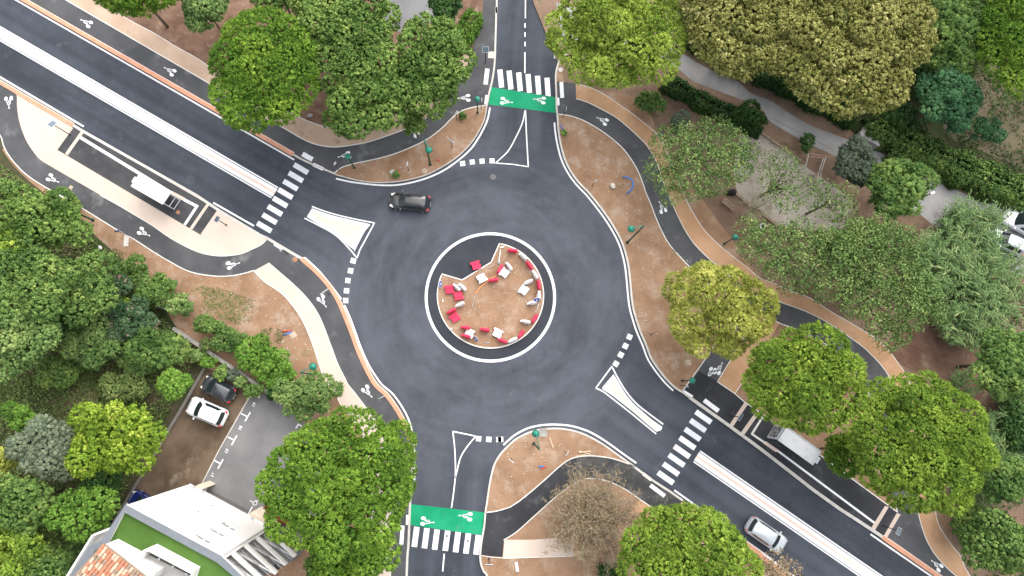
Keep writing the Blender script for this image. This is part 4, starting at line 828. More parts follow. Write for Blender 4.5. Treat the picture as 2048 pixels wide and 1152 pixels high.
panel_post((978, 1117.5), 2.3, 0, (0.7, 0.3), 'post with narrow panel on the soil right of the lower crossing', 1.1)
def sign(base_px, h, ang, label, plate=0.5, mat='white_plastic', shape='round'):
    b = G(*base_px, ZV); o = thing('road_sign', label, 'road sign', b, math.radians(ang), 'small road signs')
    MB().lathe([(0.06, 0), (0.032, 0.05), (0.03, h)], n=8).build('post', MT['darksteel'], o)
    if shape == 'round': pl = MB().tube([(0, -0.045, h - 0.22), (0, -0.065, h - 0.22)], plate / 2, 20).build('sign_plate', MT[mat], o); MB().tube([(0, -0.066, h - 0.22), (0, -0.07, h - 0.22)], plate / 2 - 0.05, 20).build('sign_face', MT['blue_sign' if mat != 'white_plastic' else 'white_plastic'], pl)
    else: pl = MB().box((0, -0.055, h - 0.2), (plate, 0.025, 0.45)).build('sign_plate', MT[mat], o); MB().box((0, -0.07, h - 0.2), (plate - 0.08, 0.005, 0.37)).build('sign_face', MT['white_plastic'], pl)
    MB().box((0, -0.035, h - 0.2), (0.1, 0.03, 0.25)).build('bracket', MT['steel'], o); return o
sign((678, 340), 2.3, 60, 'thin sign post at the left tip of the bed above the roundabout', 0.35, shape='sq'); sign((913.5, 240), 2.2, 50, 'small sign beside the little bush at the top of the upper bed')
sign((817.7, 341.5), 2.3, 80, 'sign in the middle of the upper bed on bleached soil'); sign((904, 296), 2.4, -42, 'wide white sign plate in the right half of the upper bed', 0.95, 'white_plastic', 'sq')
sign((962.5, 218), 2.4, 85, 'slim sign beside the left end of the upper green crossing', 0.35, shape='sq'); sign((1126, 235), 2.4, 75, 'slim sign at the right end of the upper green crossing', 0.4, shape='sq')
sign((1184.5, 372), 2.0, 35, 'sign on the right soil verge close to the road bend'); sign((1301, 669.5), 2.3, 15, 'sign at the edge of the yellowish pine on the right verge', 0.4, shape='sq')
sign((659, 589), 2.5, 38, 'wide white sign over the cycle symbol on the left path', 0.95, 'white_plastic', 'sq'); sign((257, 471), 2.4, 25, 'blue and white sign at the edge of the left cycle path', 0.5, 'steel')
sign((769, 793), 2.2, 25, 'sign leaning over the terracotta kerb below the left path', 0.6, 'white_plastic', 'sq'); sign((1362.7, 771), 2.3, -60, 'small sign next to the crossing by the lower right verge', 0.4)
sign((574.5, 507), 2.2, 35, 'slim sign at the lower end of the west zebra crossing', 0.4, shape='sq')
sign((1130, 903), 1.6, 60, 'bent white sign lying low in the lower bed', 0.5, shape='sq'); sign((1022, 917), 1.8, -40, 'white sign at the left side of the lower bed', 0.6, shape='sq')

# ------------------------------------------------------------------ bus shelters
def shelter(corners, h, label, roof_mat, extra):
    P = [G(*c, h)[:2] for c in corners]; c0 = sum(P) / 4; ux = (P[1] - P[0]); Lx = np.linalg.norm(ux); ux /= Lx; uy = (P[3] - P[0]); Wy = np.linalg.norm(uy); uy = np.array([-ux[1], ux[0]]) * np.sign(np.array([-ux[1], ux[0]]).dot(uy))
    ang = math.atan2(ux[1], ux[0]); o = thing('bus_shelter', label, 'bus shelter', (c0[0], c0[1], ZV), ang); s = 1.0 if np.array([-ux[1], ux[0]]).dot(uy) > 0 else -1.0
    hh = h - ZV
    r = MB().box((0, 0, hh - 0.06), (Lx, Wy, 0.12)).build('roof', MT[roof_mat], o)
    V, F = [], []; ribbon_vf([(-Lx / 2, -Wy / 2), (Lx / 2, -Wy / 2), (Lx / 2, Wy / 2), (-Lx / 2, Wy / 2)], 0.06, hh, hh + 0.05, V, F, True); mesh_obj('roof_rim', V, F, MT['shelter_frame'], r)
    for x in (-Lx / 2 + 0.1, 0.0, Lx / 2 - 0.1): MB().box((x, s * (Wy / 2 - 0.12), hh / 2 - 0.06), (0.08, 0.08, hh - 0.12)).build('post', MT['shelter_frame'], o)
    MB().box((0, s * (Wy / 2 - 0.12), 1.25), (Lx - 0.3, 0.02, 1.6)).build('back_glass', MT['solar'], o)
    b_ = MB().box((-0.2, s * (Wy / 2 - 0.4), 0.46), (1.8, 0.36, 0.06)).build('bench', MT['shelter_frame'], o)
    for x in (-0.9, 0.5): MB().box((x, s * (Wy / 2 - 0.4), 0.215), (0.06, 0.3, 0.43)).build('leg', MT['darksteel'], b_)
    return o, Lx, Wy, s, hh
o, Lx, Wy, s, hh = shelter(zb([(165, 378), (620, 640), (738, 472), (258, 200)]), 2.6, 'white roofed bus shelter on the platform left of the roundabout', 'roof_white', None)
MB().box((-Lx / 2 - 0.12, -s * 0, hh - 0.06), (0.24, Wy * 0.45, 0.10)).build('roof_end', MT['roof_white'], o)
for z in (0.1, 1.1): MB().box((Lx / 2 - 0.1, 0, z), (0.06, Wy - 0.25, 0.06)).build('end_rail', MT['shelter_frame'], o)
MB().box((Lx / 2 - 0.1, -Wy / 2 + 0.12 if s > 0 else Wy / 2 - 0.12, hh / 2 - 0.06), (0.08, 0.08, hh - 0.12)).build('post', MT['shelter_frame'], o)
z8 = lambda p: ZZ(1460, 800, 7.2, p)
o, Lx, Wy, s, hh = shelter(z8([(690, 575), (1190, 935), (1310, 740), (825, 390)]), 2.6, 'white bus shelter with stained roof and advertising panel under the pine on the right', 'roof_stained', None)
ad = MB().box((-Lx / 2 - 0.05, 0.0, 1.15), (0.14, Wy - 0.1, 2.1)).build('advertising_panel', MT['shelter_frame'], o)
MB().box((-Lx / 2 - 0.126, 0.0, 1.2), (0.01, Wy - 0.34, 1.8)).build('poster', MT['poster'], ad); MB().box((-Lx / 2 - 0.127, 0.0, 2.14), (0.008, Wy - 0.34, 0.05)).build('blue_strip', MT['poster_blue'], ad)
MB().box((Lx / 2 + 0.16, -s * 0.1, hh - 0.1), (0.3, Wy * 0.42, 0.10)).build('roof_end', MT['roof_white'], o)

# ------------------------------------------------------------------ vehicles
def car(name, label, front, rear, W, H, mat, kind='hatch', glass='car_glass', group=None, lenx=None, cat_='car'):
    zc_ = 0.75; f = G(*front, zc_); r = G(*rear, zc_); c = (f + r) / 2; L = lenx or float(np.linalg.norm(f - r)); a = math.atan2(f[1] - r[1], f[0] - r[0])
    if lenx: c = f - (f - r) / np.linalg.norm(f - r) * L / 2
    o = thing(name, label, cat_, (c[0], c[1], 0.0 if group is None else ZV), a, group)
    X = np.linspace(-0.5, 0.5, 25) * L
    hood = {'hatch': 0.27, 'suv': 0.25, 'sedan': 0.28, 'pickup': 0.27}[kind] * L
    tail = {'hatch': 0.03, 'suv': 0.02, 'sedan': 0.14, 'pickup': 0.36}[kind] * L
    belt = 0.92 if kind != 'suv' else 1.0
    V, F = [], []; cs = []
    for x in X:
        e = abs(x) / (L / 2); w = W / 2 * (1 - 0.20 * max(0, (e - 0.72) / 0.28) ** 2.2 - 0.13 * max(0, (e - 0.93) / 0.07) ** 2)
        xf = (L / 2 - x) / hood
        zt = belt - (0.26 * (1 - min(1, max(0, xf))) ** 1.6 if x > 0 else 0.10 * max(0, (e - 0.82) / 0.18) ** 2)
        zt -= 0.12 * max(0, (e - 0.95) / 0.05)
        zb_ = 0.22 + 0.10 * max(0, (e - 0.85) / 0.15)
        ring = [(0, zt), (0.55 * w, zt - 0.005), (0.86 * w, zt - 0.04), (0.97 * w, zt - 0.13), (w, (zt + zb_) / 2), (0.98 * w, zb_ + 0.15), (0.88 * w, zb_)]
        cs.append([(x, y, z) for y, z in ring] + [(x, -y, z) for y, z in ring[::-1][:-1]])
    n = len(cs[0])
    for q in cs: V += q
    for i in range(len(cs) - 1):
        for j in range(n): j2 = (j + 1) % n; F.append([i * n + j, (i + 1) * n + j, (i + 1) * n + j2, i * n + j2])
    F.append(list(range(n))); F.append([(len(cs) - 1) * n + j for j in range(n)][::-1])
    body = mesh_obj('body', V, F, mat, o, True)
    # cabin shell and glass
    xb0, xb1 = -L / 2 + tail + 0.05, L / 2 - hood + 0.08
    xt0, xt1 = xb0 + (0.30 if kind in ('hatch', 'suv') else 0.55), xb1 - (0.62 if kind != 'suv' else 0.55)
    wb, wt = W / 2 - 0.09, W / 2 - 0.27
    def ringp(x0, x1, w, z, bow):
        xs = np.linspace(x0, x1, 7); L_ = [(x, w * (1 - 0.10 * abs((x - (x0 + x1) / 2) / ((x1 - x0) / 2)) ** 2.5), z) for x in xs]
        return L_ + [(x1 + bow, w * 0.5, z), (x1 + bow * 1.3, 0, z), (x1 + bow, -w * 0.5, z)] + [(x, -y, z) for x, y, z in L_[::-1]] + [(x0 - bow * .6, -w * 0.5, z), (x0 - bow * .8, 0, z), (x0 - bow * .6, w * 0.5, z)]
    lo = ringp(xb0, xb1, wb, belt - 0.06, 0.10); hi = ringp(xt0, xt1, wt, H - 0.05, 0.05); tp2 = ringp(xt0 + 0.06, xt1 - 0.06, wt - 0.05, H - 0.012, 0.04)
    nn = len(lo); V = lo + hi + tp2; F = []
    for i in range(nn): j = (i + 1) % nn; F.append([i, j, nn + j, nn + i]); F.append([nn + i, nn + j, 2 * nn + j, 2 * nn + i])
    V.append(((xt0 + xt1) / 2, 0, H + 0.01)); ci = len(V) - 1
    for i in range(nn): F.append([2 * nn + i, 2 * nn + (i + 1) % nn, ci])
    cab = mesh_obj('cabin', V, F, mat, o, True)
    lo_, hi_ = np.array(lo), np.array(hi); cen = np.array([(xb0 + xb1) / 2, 0, 0])
    def pane(idx, nm, t0=0.10, t1=0.94, inset=0.0):
        a_ = [lo_[i] + (hi_[i] - lo_[i]) * t0 for i in idx]; b_ = [lo_[i] + (hi_[i] - lo_[i]) * t1 for i in idx]; V = []; F = []
        for q in (a_, b_):
            for p in q: d = p - cen; d[2] = 0; d = d / np.linalg.norm(d); V.append(p + d * 0.012 + np.array([0, 0, 0.006]))
        k_ = len(idx)
        for i in range(k_ - 1): F.append([i, i + 1, k_ + i + 1, k_ + i])
        return mesh_obj(nm, V, F, MT[glass], o, True)
    pane([6, 7, 8, 9, 10], 'windscreen', 0.06, 0.97); pane([0, 19, 18, 17, 16][:5], 'rear_window', 0.2, 0.92) if nn == 20 else None
    pane([1, 2, 3], 'side_window'); pane([3, 4, 5], 'side_window', 0.10, 0.94); pane([11, 12, 13], 'side_window'); pane([13, 14, 15], 'side_window')
    # lamps, mirrors, wheels, plates
    for sy in (-1, 1):
        MB().obox((L / 2 - 0.33, sy * (W / 2 - 0.26), 0.70), np.array([0.20, sy * -0.07, -0.03]), np.array([0.05, sy * 0.10, -0.01]), np.array([0.03, 0, 0.05])).build('headlight', MT['headlamp'], o)
        MB().obox((-L / 2 + 0.20, sy * (W / 2 - 0.20), 0.84), np.array([0.12, sy * 0.03, 0]), np.array([0, 0.10, 0]), np.array([-0.02, 0, 0.09])).build('tail_light', MT['taillamp'], o)
        MB().obox((L / 2 - hood - 0.12, sy * (W / 2 + 0.06), 0.95), (0.06, 0, 0), (0, 0.10, 0), (0, 0, 0.06)).build('mirror', mat, o)
        for x in (L / 2 - 0.17 * L, -L / 2 + 0.17 * L):
            t = MB().tube([(x, sy * (W / 2 - 0.22), 0.31), (x, sy * (W / 2 - 0.005), 0.31)], 0.31, 18).build('wheel', MT['rubber'], o)
            MB().tube([(x, sy * (W / 2 - 0.01), 0.31), (x, sy * (W / 2 + 0.006), 0.31)], 0.20, 14).build('rim', MT['alloy'], t)
    MB().box((L / 2 - 0.01, 0, 0.45), (0.06, 0.5, 0.11)).build('number_plate', MT['plate'], o); MB().box((-L / 2 + 0.02, 0, 0.6), (0.06, 0.5, 0.11)).build('number_plate', MT['plate'], o)
    MB().tube([(xt0 + 0.25, 0, H), (xt0 + 0.05, 0, H + 0.16)], 0.012, 5).build('aerial', MT['black'], o)
    return o
P_black = plain('black car paint', (0.018, 0.019, 0.022), 0.25, spec=0.6, coat=0.8); P_white = plain('white car paint', (0.78, 0.79, 0.80), 0.3, spec=0.5, coat=0.5); P_silver = plain('silver car paint', (0.52, 0.56, 0.58), 0.3, metal=0.35, spec=0.5, coat=0.5)
P_grey = plain('dark grey car paint', (0.05, 0.053, 0.06), 0.25, metal=0.3, spec=0.6, coat=0.8); P_blue = plain('dark blue car paint', (0.008, 0.018, 0.12), 0.25, spec=0.6, coat=0.8); P_red = plain('dark red car paint', (0.15, 0.01, 0.012), 0.3, coat=0.6)
car('car', 'black hatchback driving round the left top of the roundabout', (779, 399), (860.5, 408), 1.72, 1.48, P_black)
car('car', 'silver estate car driving along the lower right arm', (1569.5, 1095.5), (1497, 1045), 1.78, 1.52, P_silver, 'suv')
car('car', 'white hatchback parked in the bays below the dark car', (377, 808), (451, 839.5), 1.78, 1.52, P_white, 'hatch', group='parked cars')
car('car', 'small dark grey car parked beside the garden wall', (406, 762), (468.5, 793.5), 1.62, 1.47, P_grey, 'hatch', group='parked cars')
car('car', 'dark blue car half hidden behind the white building', (258, 994), (330, 1030), 1.75, 1.48, P_blue, 'hatch', glass='car_glass', group='parked cars')
car('car', 'white and black pickup at the right edge by the lane', (2010, 429), (2090, 472), 1.85, 1.75, P_white, 'suv', group='parked cars')
car('car', 'silver car half covered by reeds at the right edge', (1980, 468), (2050, 500), 1.75, 1.48, P_silver, 'hatch', group='parked cars')
car('car', 'dark red car almost hidden under the big pine by the car park', (531, 1008), (600, 1045), 1.7, 1.47, P_red, 'hatch', group='parked cars')

# ------------------------------------------------------------------ plastic barriers and island clutter
side = [(-0.52, 0.03), (0.44, 0.0), (0.44, 0.16), (0.37, 0.19), (0.37, 0.38), (0.45, 0.41), (0.45, 0.79), (0.41, 0.83), (-0.39, 0.83), (-0.41, 0.80), (-0.41, 0.26), (-0.52, 0.23)]
def barrier_mesh(mat, nm):
    V, F = [], []; n = len(side); cx, cz = 0.0, 0.42
    def hw(x, z): return (0.21 - 0.10 * z / 0.84) * (1 - 0.55 * max(0, (abs(x) - 0.25) / 0.3) ** 1.6)
    lay = [(-1, 0.93), (-0.72, 1.0), (0.72, 1.0), (1, 0.93)]
    for sgn, sc in lay:
        for x, z in side: X, Z = cx + (x - cx) * sc, cz + (z - cz) * sc; V.append((X, sgn * hw(x, z), Z))
    for l in range(3):
        for i in range(n): j = (i + 1) % n; F.append([l * n + i, l * n + j, (l + 1) * n + j, (l + 1) * n + i])
    F.append(list(range(n))[::-1]); F.append([3 * n + i for i in range(n)])
    me = bpy.data.meshes.new(nm); me.from_pydata(V, [], F); me.materials.append(MT[mat]); me.update(); return me
bm_r, bm_w = barrier_mesh('red_plastic', 'body'), barrier_mesh('white_plastic', 'body')
sock = MB().tube([(-0.30, 0, 0.835), (-0.30, 0, 0.846)], 0.035, 10); sm_ = bpy.data.meshes.new('socket'); sm_.from_pydata(sock.V, [], sock.F); sm_.materials.append(MT['black'])
ridge = MB().box((0.05, 0.18, 0.30), (0.5, 0.03, 0.06)).box((0.05, -0.18, 0.30), (0.5, 0.03, 0.06)); rm_ = [bpy.data.meshes.new('ridge') for _ in range(2)]
for q, mt in zip(rm_, ('red_plastic', 'white_plastic')): q.from_pydata(ridge.V, [], ridge.F); q.materials.append(MT[mt])
zi = lambda p: ZZ(840, 450, 3.971, p)
def barrier(kind, p, ang, lying, label, flip=0.0):
    c = G(*zi([p])[0], 0.5 if not lying else 0.2); o = thing('barrier', label, 'barrier', (c[0], c[1], 0.10 if not lying else 0.30), 0, ('red' if kind == 'r' else 'white') + ' plastic barriers on the island')
    a = math.radians(-ang) + flip
    if lying:
        o.rotation_euler = (math.pi / 2, 0, a); o.location = (c[0] + 0.42 * math.sin(a + math.pi) * -1 * 0 - 0.42 * -math.sin(a), c[1] - 0.42 * math.cos(a), 0.30)
        o.location = (c[0] + 0.42 * -math.sin(a), c[1] + 0.42 * math.cos(a), 0.30)
    else: o.rotation_euler = (0, 0, a)
    link(bpy.data.objects.new('body', bm_r if kind == 'r' else bm_w), o); link(bpy.data.objects.new('socket', sm_), o); link(bpy.data.objects.new('ridge', rm_[0 if kind == 'r' else 1]), o); return o
PI = math.pi
for kind, p, ang, ly, lab in (
    ('r', (737, 203), 5, 0, 'standing red barrier at the very top of the right hand row on the island'), ('w', (820, 250), 42, 0, 'standing white barrier next after the topmost red one in the right hand row'),
    ('r', (870, 320), 54, 0, 'standing red barrier between the two upper white ones of the right hand row'), ('w', (915, 395), 60, 0, 'standing white barrier with blue marks on the upper right rim'),
    ('r', (944, 475), 83, 0, 'standing red barrier at the rightmost rim, upright in the picture'), ('w', (944, 560), 95, 0, 'standing white barrier at the rightmost rim below a red one'),
    ('w', (860, 452), -25, 0, 'standing white barrier just left of the right hand row'), ('w', (890, 617), -10, 0, 'standing white barrier carrying a round blue sign at the right rim'),
    ('w', (840, 768), 12, 0, 'standing white barrier ending at the lower right red one'), ('r', (912, 742), -58, 0, 'standing red barrier at the lower right rim beside a white one'),
    ('r', (803, 865), -58, 0, 'standing red barrier near the bottom right of the rim'), ('w', (738, 912), -25, 0, 'standing white barrier at the bottom between two red ones'),
    ('r', (658, 920), 22, 0, 'standing red barrier at the bottom below the lone flat white one'), ('r', (518, 832), 10, 0, 'lone standing red barrier in the lower middle of the bed'),
    ('r', (365, 815), 5, 0, 'standing red barrier at the top of the lower left heap'), ('r', (367, 882), 15, 0, 'standing red barrier at the bottom of the lower left heap'),
    ('r', (250, 683), -28, 0, 'standing red barrier on the left rim above a flat red one'), ('w', (318, 630), -25, 0, 'standing white barrier below the two flat red ones on the left'),
    ('w', (293, 495), 42, 0, 'left one of the paired standing white barriers at the upper left'), ('w', (338, 493), 44, 0, 'right one of the paired standing white barriers at the upper left'),
    ('r', (585, 437), -8, 0, 'standing red barrier at the end of the orange hose'), ('r', (635, 350), -60, 0, 'standing red barrier tight against a flat white one in the upper middle'),
    ('w', (708, 328), 54, 0, 'standing white barrier right of the flat white one in the upper middle'),
    ('r', (445, 322), -16, 1, 'flat red barrier lying on the black asphalt outside the soil'), ('r', (235, 513), -4, 1, 'flat red barrier lying at the upper left corner of the soil'),
    ('r', (305, 563), 172, 1, 'flat red barrier lying second from the upper left corner'), ('r', (277, 735), -34, 1, 'flat red barrier lying near the lower left rim'),
    ('w', (490, 425), 155, 1, 'flat white barrier lying left of the orange hose end'), ('w', (670, 380), -52, 1, 'flat white barrier lying between two standing ones in the upper middle'),
    ('w', (823, 517), -53, 1, 'flat white barrier lying in the right part of the bed'), ('w', (617, 860), 28, 1, 'flat white barrier lying in the lower middle of the bed'),
    ('w', (393, 860), 25, 1, 'flat white barrier lying inside the lower left heap')):
    barrier(kind, p, ang, ly, lab)
def blue_disc(p, ang, label, z=0.12, tilt=1.15):
    c = G(*zi([p])[0], 0.35); o = thing('round_sign', label, 'road sign', (c[0], c[1], z), 0, 'blue round signs on the island')
    a = math.radians(-ang); u = np.array([math.cos(a), math.sin(a), 0]); v = np.array([-math.sin(a) * math.cos(tilt), math.cos(a) * math.cos(tilt), math.sin(tilt)]); n = np.cross(u, v); C = v * 0.32
    def tb(r, d0, d1): return MB().tube([C + n * d0, C + n * d1], r, 24)
    rim = tb(0.33, -0.012, 0.012).build('rim', MT['white_plastic'], o); tb(0.30, 0.0125, 0.016).build('face', MT['blue_sign'], o)
    MB().obox(C + n * 0.018, u * 0.04, v * 0.17, n * 0.002).obox(C + n * 0.0185 + u * 0.06 - v * 0.10, (u + v) * 0.06, (u - v) * 0.025, n * 0.002).obox(C + n * 0.019 - u * 0.06 - v * 0.10, (u - v) * 0.06, (u + v) * 0.025, n * 0.002).build('arrow', MT['white_plastic'], o)
    MB().tube([C - n * 0.02, (C - n * 0.25) * np.array([1, 1, 0])], 0.02, 6).build('stay', MT['steel'], o)
blue_disc((172, 470), -85, 'round blue arrow sign standing at the upper left rim of the island'); blue_disc((437, 910), 52, 'round blue arrow sign below the lower left heap on the island', tilt=1.2); blue_disc((925, 612), -12, 'round blue arrow sign on the white barrier at the right rim', 0.9, 1.1)
def rod(name, label, cat_, pts, r, mat, z=None, seg=None, n=7, part='shaft'):
    zz = [(z if z is not None else 0.13)] * len(pts); P = [G(p[0], p[1], q) for p, q in zip(pts, zz)]; b = P[0]; o = thing(name, label, cat_, b)
    L_ = [tuple(p - b) for p in P]; MB().tube(L_ if not seg else L_[:seg + 1], r, n).build(part, MT[mat], o); return o, L_
o, L_ = rod('flexible_hose', 'orange hose running into a grey rod on the island soil', 'hose', cat(zi([(605, 405), (560, 430), (525, 455), (480, 495), (440, 545)]), 3), 0.06, 'orange', 0.16, part='sheath')
L2 = [G(*p, 0.15) - np.array(o.location) for p in zi([(440, 545), (428, 600), (415, 652)])]; MB().tube(L2, 0.03, 6).build('rod', MT['steel'], o)
o, L_ = rod('fallen_post', 'white post lying with round grey foot in the top corner of the island', 'post', zi([(640, 195), (632, 250), (626, 300)]), 0.06, 'white_plastic', 0.16); MB().lathe([(0.17, -0.05), (0.17, 0.03), (0.08, 0.07)], L_[-1], 14).build('foot', MT['wall_grey'], o)
rod('fallen_sign', 'small white sign lying in the top corner of the island', 'sign', zi([(638, 180), (668, 172)]), 0.08, 'white_plastic', 0.16)
rod('pipe', 'thin pale pipe lying at the upper soil edge', 'pipe', zi([(530, 340), (560, 335), (592, 318)]), 0.04, 'steel'); rod('pipe', 'short white pipe on the left rim of the island', 'pipe', zi([(178, 590), (182, 612)]), 0.06, 'white_plastic'); rod('pipe', 'thin white pipe beside the right rim of the island', 'pipe', zi([(942, 625), (932, 668)]), 0.03, 'white_plastic'); rod('pipe', 'short grey pipe at the bottom of the island', 'pipe', zi([(515, 937), (555, 937)]), 0.05, 'steel')

# ------------------------------------------------------------------ other small things
def pipe(label, pts, mat, r=0.05, smooth=True, name='conduit', arch=0.0, cat_='pipe'):
    pts = cat(pts, 4) if smooth else pts; N = len(pts); P = [G(p[0], p[1], ZV + 0.06 + arch * math.sin(math.pi * i / (N - 1))) for i, p in enumerate(pts)]; b = P[0].copy(); b[2] = ZV; o = thing(name, label, cat_, b)
    MB().tube([tuple(p - b) for p in P], r, 7).build('pipe', MT[mat], o, True); return o
pipe('blue curved pipe arching from the right soil verge', T(2, 0, [(728, 1046), (760, 1050), (785, 1075), (780, 1115), (750, 1142)]), 'blue_pipe', 0.07, arch=0.5)
pipe('short blue pipe in the soil right of the upper path', T(2, 0, [(932, 797), (948, 788), (964, 790)]), 'blue_pipe', 0.06, arch=0.2)
pipe('blue pipe stub at the right end of the upper crossing', T(2, 0, [(355, 735), (370, 755), (372, 780)]), 'blue_pipe', 0.05, arch=0.4); pipe('red pipe stub at the right end of the upper crossing', T(2, 0, [(366, 740), (376, 770)]), 'red_pipe', 0.035, False)
pipe('red pipe lying on the soil left of the lower left path', ZZ(380, 560, 5.237, [(960, 540), (1070, 530)]), 'red_pipe', 0.05, False); pipe('blue pipe lying beside the red one left of the path', ZZ(380, 560, 5.237, [(978, 580), (1065, 542)]), 'blue_pipe', 0.06, False)
zl = lambda p: ZZ(1060, 840, 6.4, p)
pipe('blue pipe stub in the lower bed', zl([(108, 598), (178, 595)]), 'blue_pipe', 0.06, False, arch=0.1); pipe('red pipe stubs in the lower bed', zl([(140, 632), (180, 605), (210, 598)]), 'red_pipe', 0.06)
pipe('red strip on the soil of the upper bed', ZZ(660, 160, 5.759, [(1215, 922), (1250, 922), (1265, 945)]), 'red_pipe', 0.04); pipe('red strip beside the bush in the upper bed', ZZ(660, 160, 5.759, [(800, 1035), (795, 1075)]), 'red_pipe', 0.06)
def plank(label, a, b, w, mat='plank', h=0.06, name='plank', cat_='plank', z=ZV):
    A, B_ = G(*a, z), G(*b, z); c = (A + B_) / 2; L = np.linalg.norm(B_ - A); o = thing(name, label, cat_, c, math.atan2(B_[1] - A[1], B_[0] - A[0])); MB().box((0, 0, h / 2), (L, w, h)).build('board', MT[mat], o); return o
plank('pale plank lying near the lamp in the lower bed', *zl([(255, 228), (295, 352)]), 0.1); plank('upper plank of the crossed pair in the lower bed', *zl([(625, 415), (778, 398)]), 0.11, z=ZV + 0.07); plank('lower plank of the crossed pair in the lower bed', *zl([(622, 395), (772, 440)]), 0.1); plank('plank along the path edge of the lower bed', *zl([(585, 464), (705, 445)]), 0.08)
plank('white board on the soil at the bottom edge', *T(2, 2, [(95, 1070), (104, 1125)]), 0.26, 'white_plastic'); plank('wooden stake lying in the weeds beside the left woods', *ZZ(0, 380, 5.236, [(1150, 655), (1222, 795)]), 0.1)
plank('long timber beam along the top of the gravel court', (1522, 267), (1608, 328), 0.22, 'timber', 0.25, 'timber_beam', 'beam'); plank('timber beam left of the bare tree at the gravel court', (1468.5, 386), (1507, 418), 0.25, 'timber', 0.25, 'timber_beam', 'beam')
plank('timber beam right of the bare tree at the gravel court', (1527, 431), (1557, 454), 0.25, 'timber', 0.25, 'timber_beam', 'beam'); plank('timber beam at the right end of the gravel court', (1717, 407), (1690, 451), 0.22, 'timber', 0.25, 'timber_beam', 'beam')
plank('grey concrete slab on the soil by the left cycle path', *ZZ(0, 380, 5.236, [(1325, 480), (1320, 590)]), 0.45, 'kerb', 0.04, 'slab', 'slab'); plank('white slab among the shrubs at the wood edge', *ZZ(0, 380, 5.236, [(810, 705), (890, 770)]), 0.3, 'kerb', 0.1, 'slab', 'slab')
def block(label, p, d, mat, rz=0.3, name='stone_block', cat_='stone'):
    c = G(*p, ZV); rg = random.Random(int(p[0])); o = thing(name, label, cat_, c, rz); m = MB(); V = []
    m.lathe([(d[0] * .45, 0), (d[0] * .55, d[2] * .3), (d[0] * .5, d[2] * .8), (d[0] * .25, d[2])], n=7); m.V = [(x * rg.uniform(.85, 1.15), y * d[1] / d[0] * rg.uniform(.85, 1.15), z) for x, y, z in m.V]; m.build('block', MT[mat], o); return o
block('pale stone block on the right soil verge', (1225, 373), (0.45, 0.6, 0.35), 'stone', 0.5); block('pale boulder under the bright shrub above the car park', (487, 711), (0.5, 0.4, 0.35), 'kerb'); block('white rag on the weeds at the wood edge', (200.5, 496.5), (0.4, 0.5, 0.15), 'white_plastic', 0.2, 'rag', 'rag'); block('small grey stone beside the dark litter bed', (620, 232), (0.6, 0.4, 0.2), 'wall_grey')
block('rubble lump by the lower left heap on the island', (902, 659), (0.35, 0.3, 0.25), 'stone')
def cover(label, p, size, mat, rz=0.0, rnd_=False, z=ZV + 0.006):
    c = G(*p, z); o = thing('utility_cover', label, 'cover', c, rz)
    if rnd_: MB().lathe([(size / 2, 0), (size / 2, 0.02), (size / 2 - 0.04, 0.026)], n=20).build('frame', MT[mat], o); MB().lathe([(size / 2 - 0.08, 0.02), (size / 2 - 0.09, 0.032)], n=20).build('lid', MT[mat], o)
    else: MB().box((0, 0, 0.015), (size, size, 0.03)).build('frame', MT[mat], o); MB().box((0, 0, 0.032), (size - 0.1, size - 0.1, 0.01)).build('lid', MT[mat], o)
    return o
cover('beige square cover on the right verge below the yellowish pine', (1376.5, 725), 0.55, 'cover_beige', 0.05); cover('pale square cover on the left cycle path', (142, 375), 0.36, 'cover_beige', -0.5, z=Z1); cover('rusty round cover by the terracotta kerb end', (590, 519), 0.5, 'cover_orange', 0, True, Z1)
cover('round beige cover at the lower edge of the upper bed', (849, 342), 0.55, 'cover_beige', 0, True, Z2 + 0.02); cover('grey round cover on the soil by the upper right kerb', (1121, 139.5), 0.5, 'kerb', 0, True); cover('grey square cover beside the lower bed lamp', (1086, 865), 0.8, 'wall_grey', 0.05); cover('sandy square cover by the red and blue pipes', (586.5, 670), 0.6, 'cover_beige', 0.6)
cover('grey square cover on the pavement above the upper crossing', (983, 110), 0.75, 'kerb', 0.0, z=Z1); cover('pale round cover on the soil bed in front of the upper lamp', (785, 344), 0.5, 'kerb', 0, True, Z2 + 0.02)
# litter bin, bench, metal rack
c = G(1519, 456, ZV); o = thing('litter_bin', 'dark litter bin with white liner under the trees by the gravel court', 'litter bin', c)
MB().lathe([(0.24, 0), (0.28, 0.8), (0.25, 0.82), (0.24, 0.7)], n=16).build('bin', MT['polegreen'], o); MB().lathe([(0.285, 0.62), (0.33, 0.8), (0.34, 0.88), (0.20, 0.90), (0.17, 0.7)], n=11).build('liner', MT['white_plastic'], o)
c = G(1464, 386, ZV); o = thing('rubbish_bag', 'black rubbish bags at the end of the timber beam', 'bag', c); MB().lathe([(0.25, 0), (0.38, 0.15), (0.33, 0.4), (0.1, 0.55)], n=9).build('bag', MT['black'], o); MB().lathe([(0.2, 0), (0.3, 0.15), (0.25, 0.3), (0.06, 0.42)], (-0.42, -0.05, 0), 9).build('bag', MT['black'], o)
c = G(1455, 411, ZV); o = thing('bench', 'weathered wooden bench under the tree beside the gravel court', 'bench', c, -0.7)
for y in (-0.22, 0.0, 0.22): MB().box((0, y, 0.45), (1.5, 0.16, 0.05)).build('slat', MT['timber'], o)
for x in (-0.55, 0.55): MB().box((x, 0, 0.21), (0.08, 0.5, 0.42)).build('leg', MT['timber'], o)
zm = lambda p: ZZ(1560, 270, 8.86, p)
c = G(1630, 338, ZV); o = thing('metal_rack', 'white and rusty pipe rack standing at the corner of the gravel court', 'rack', c)
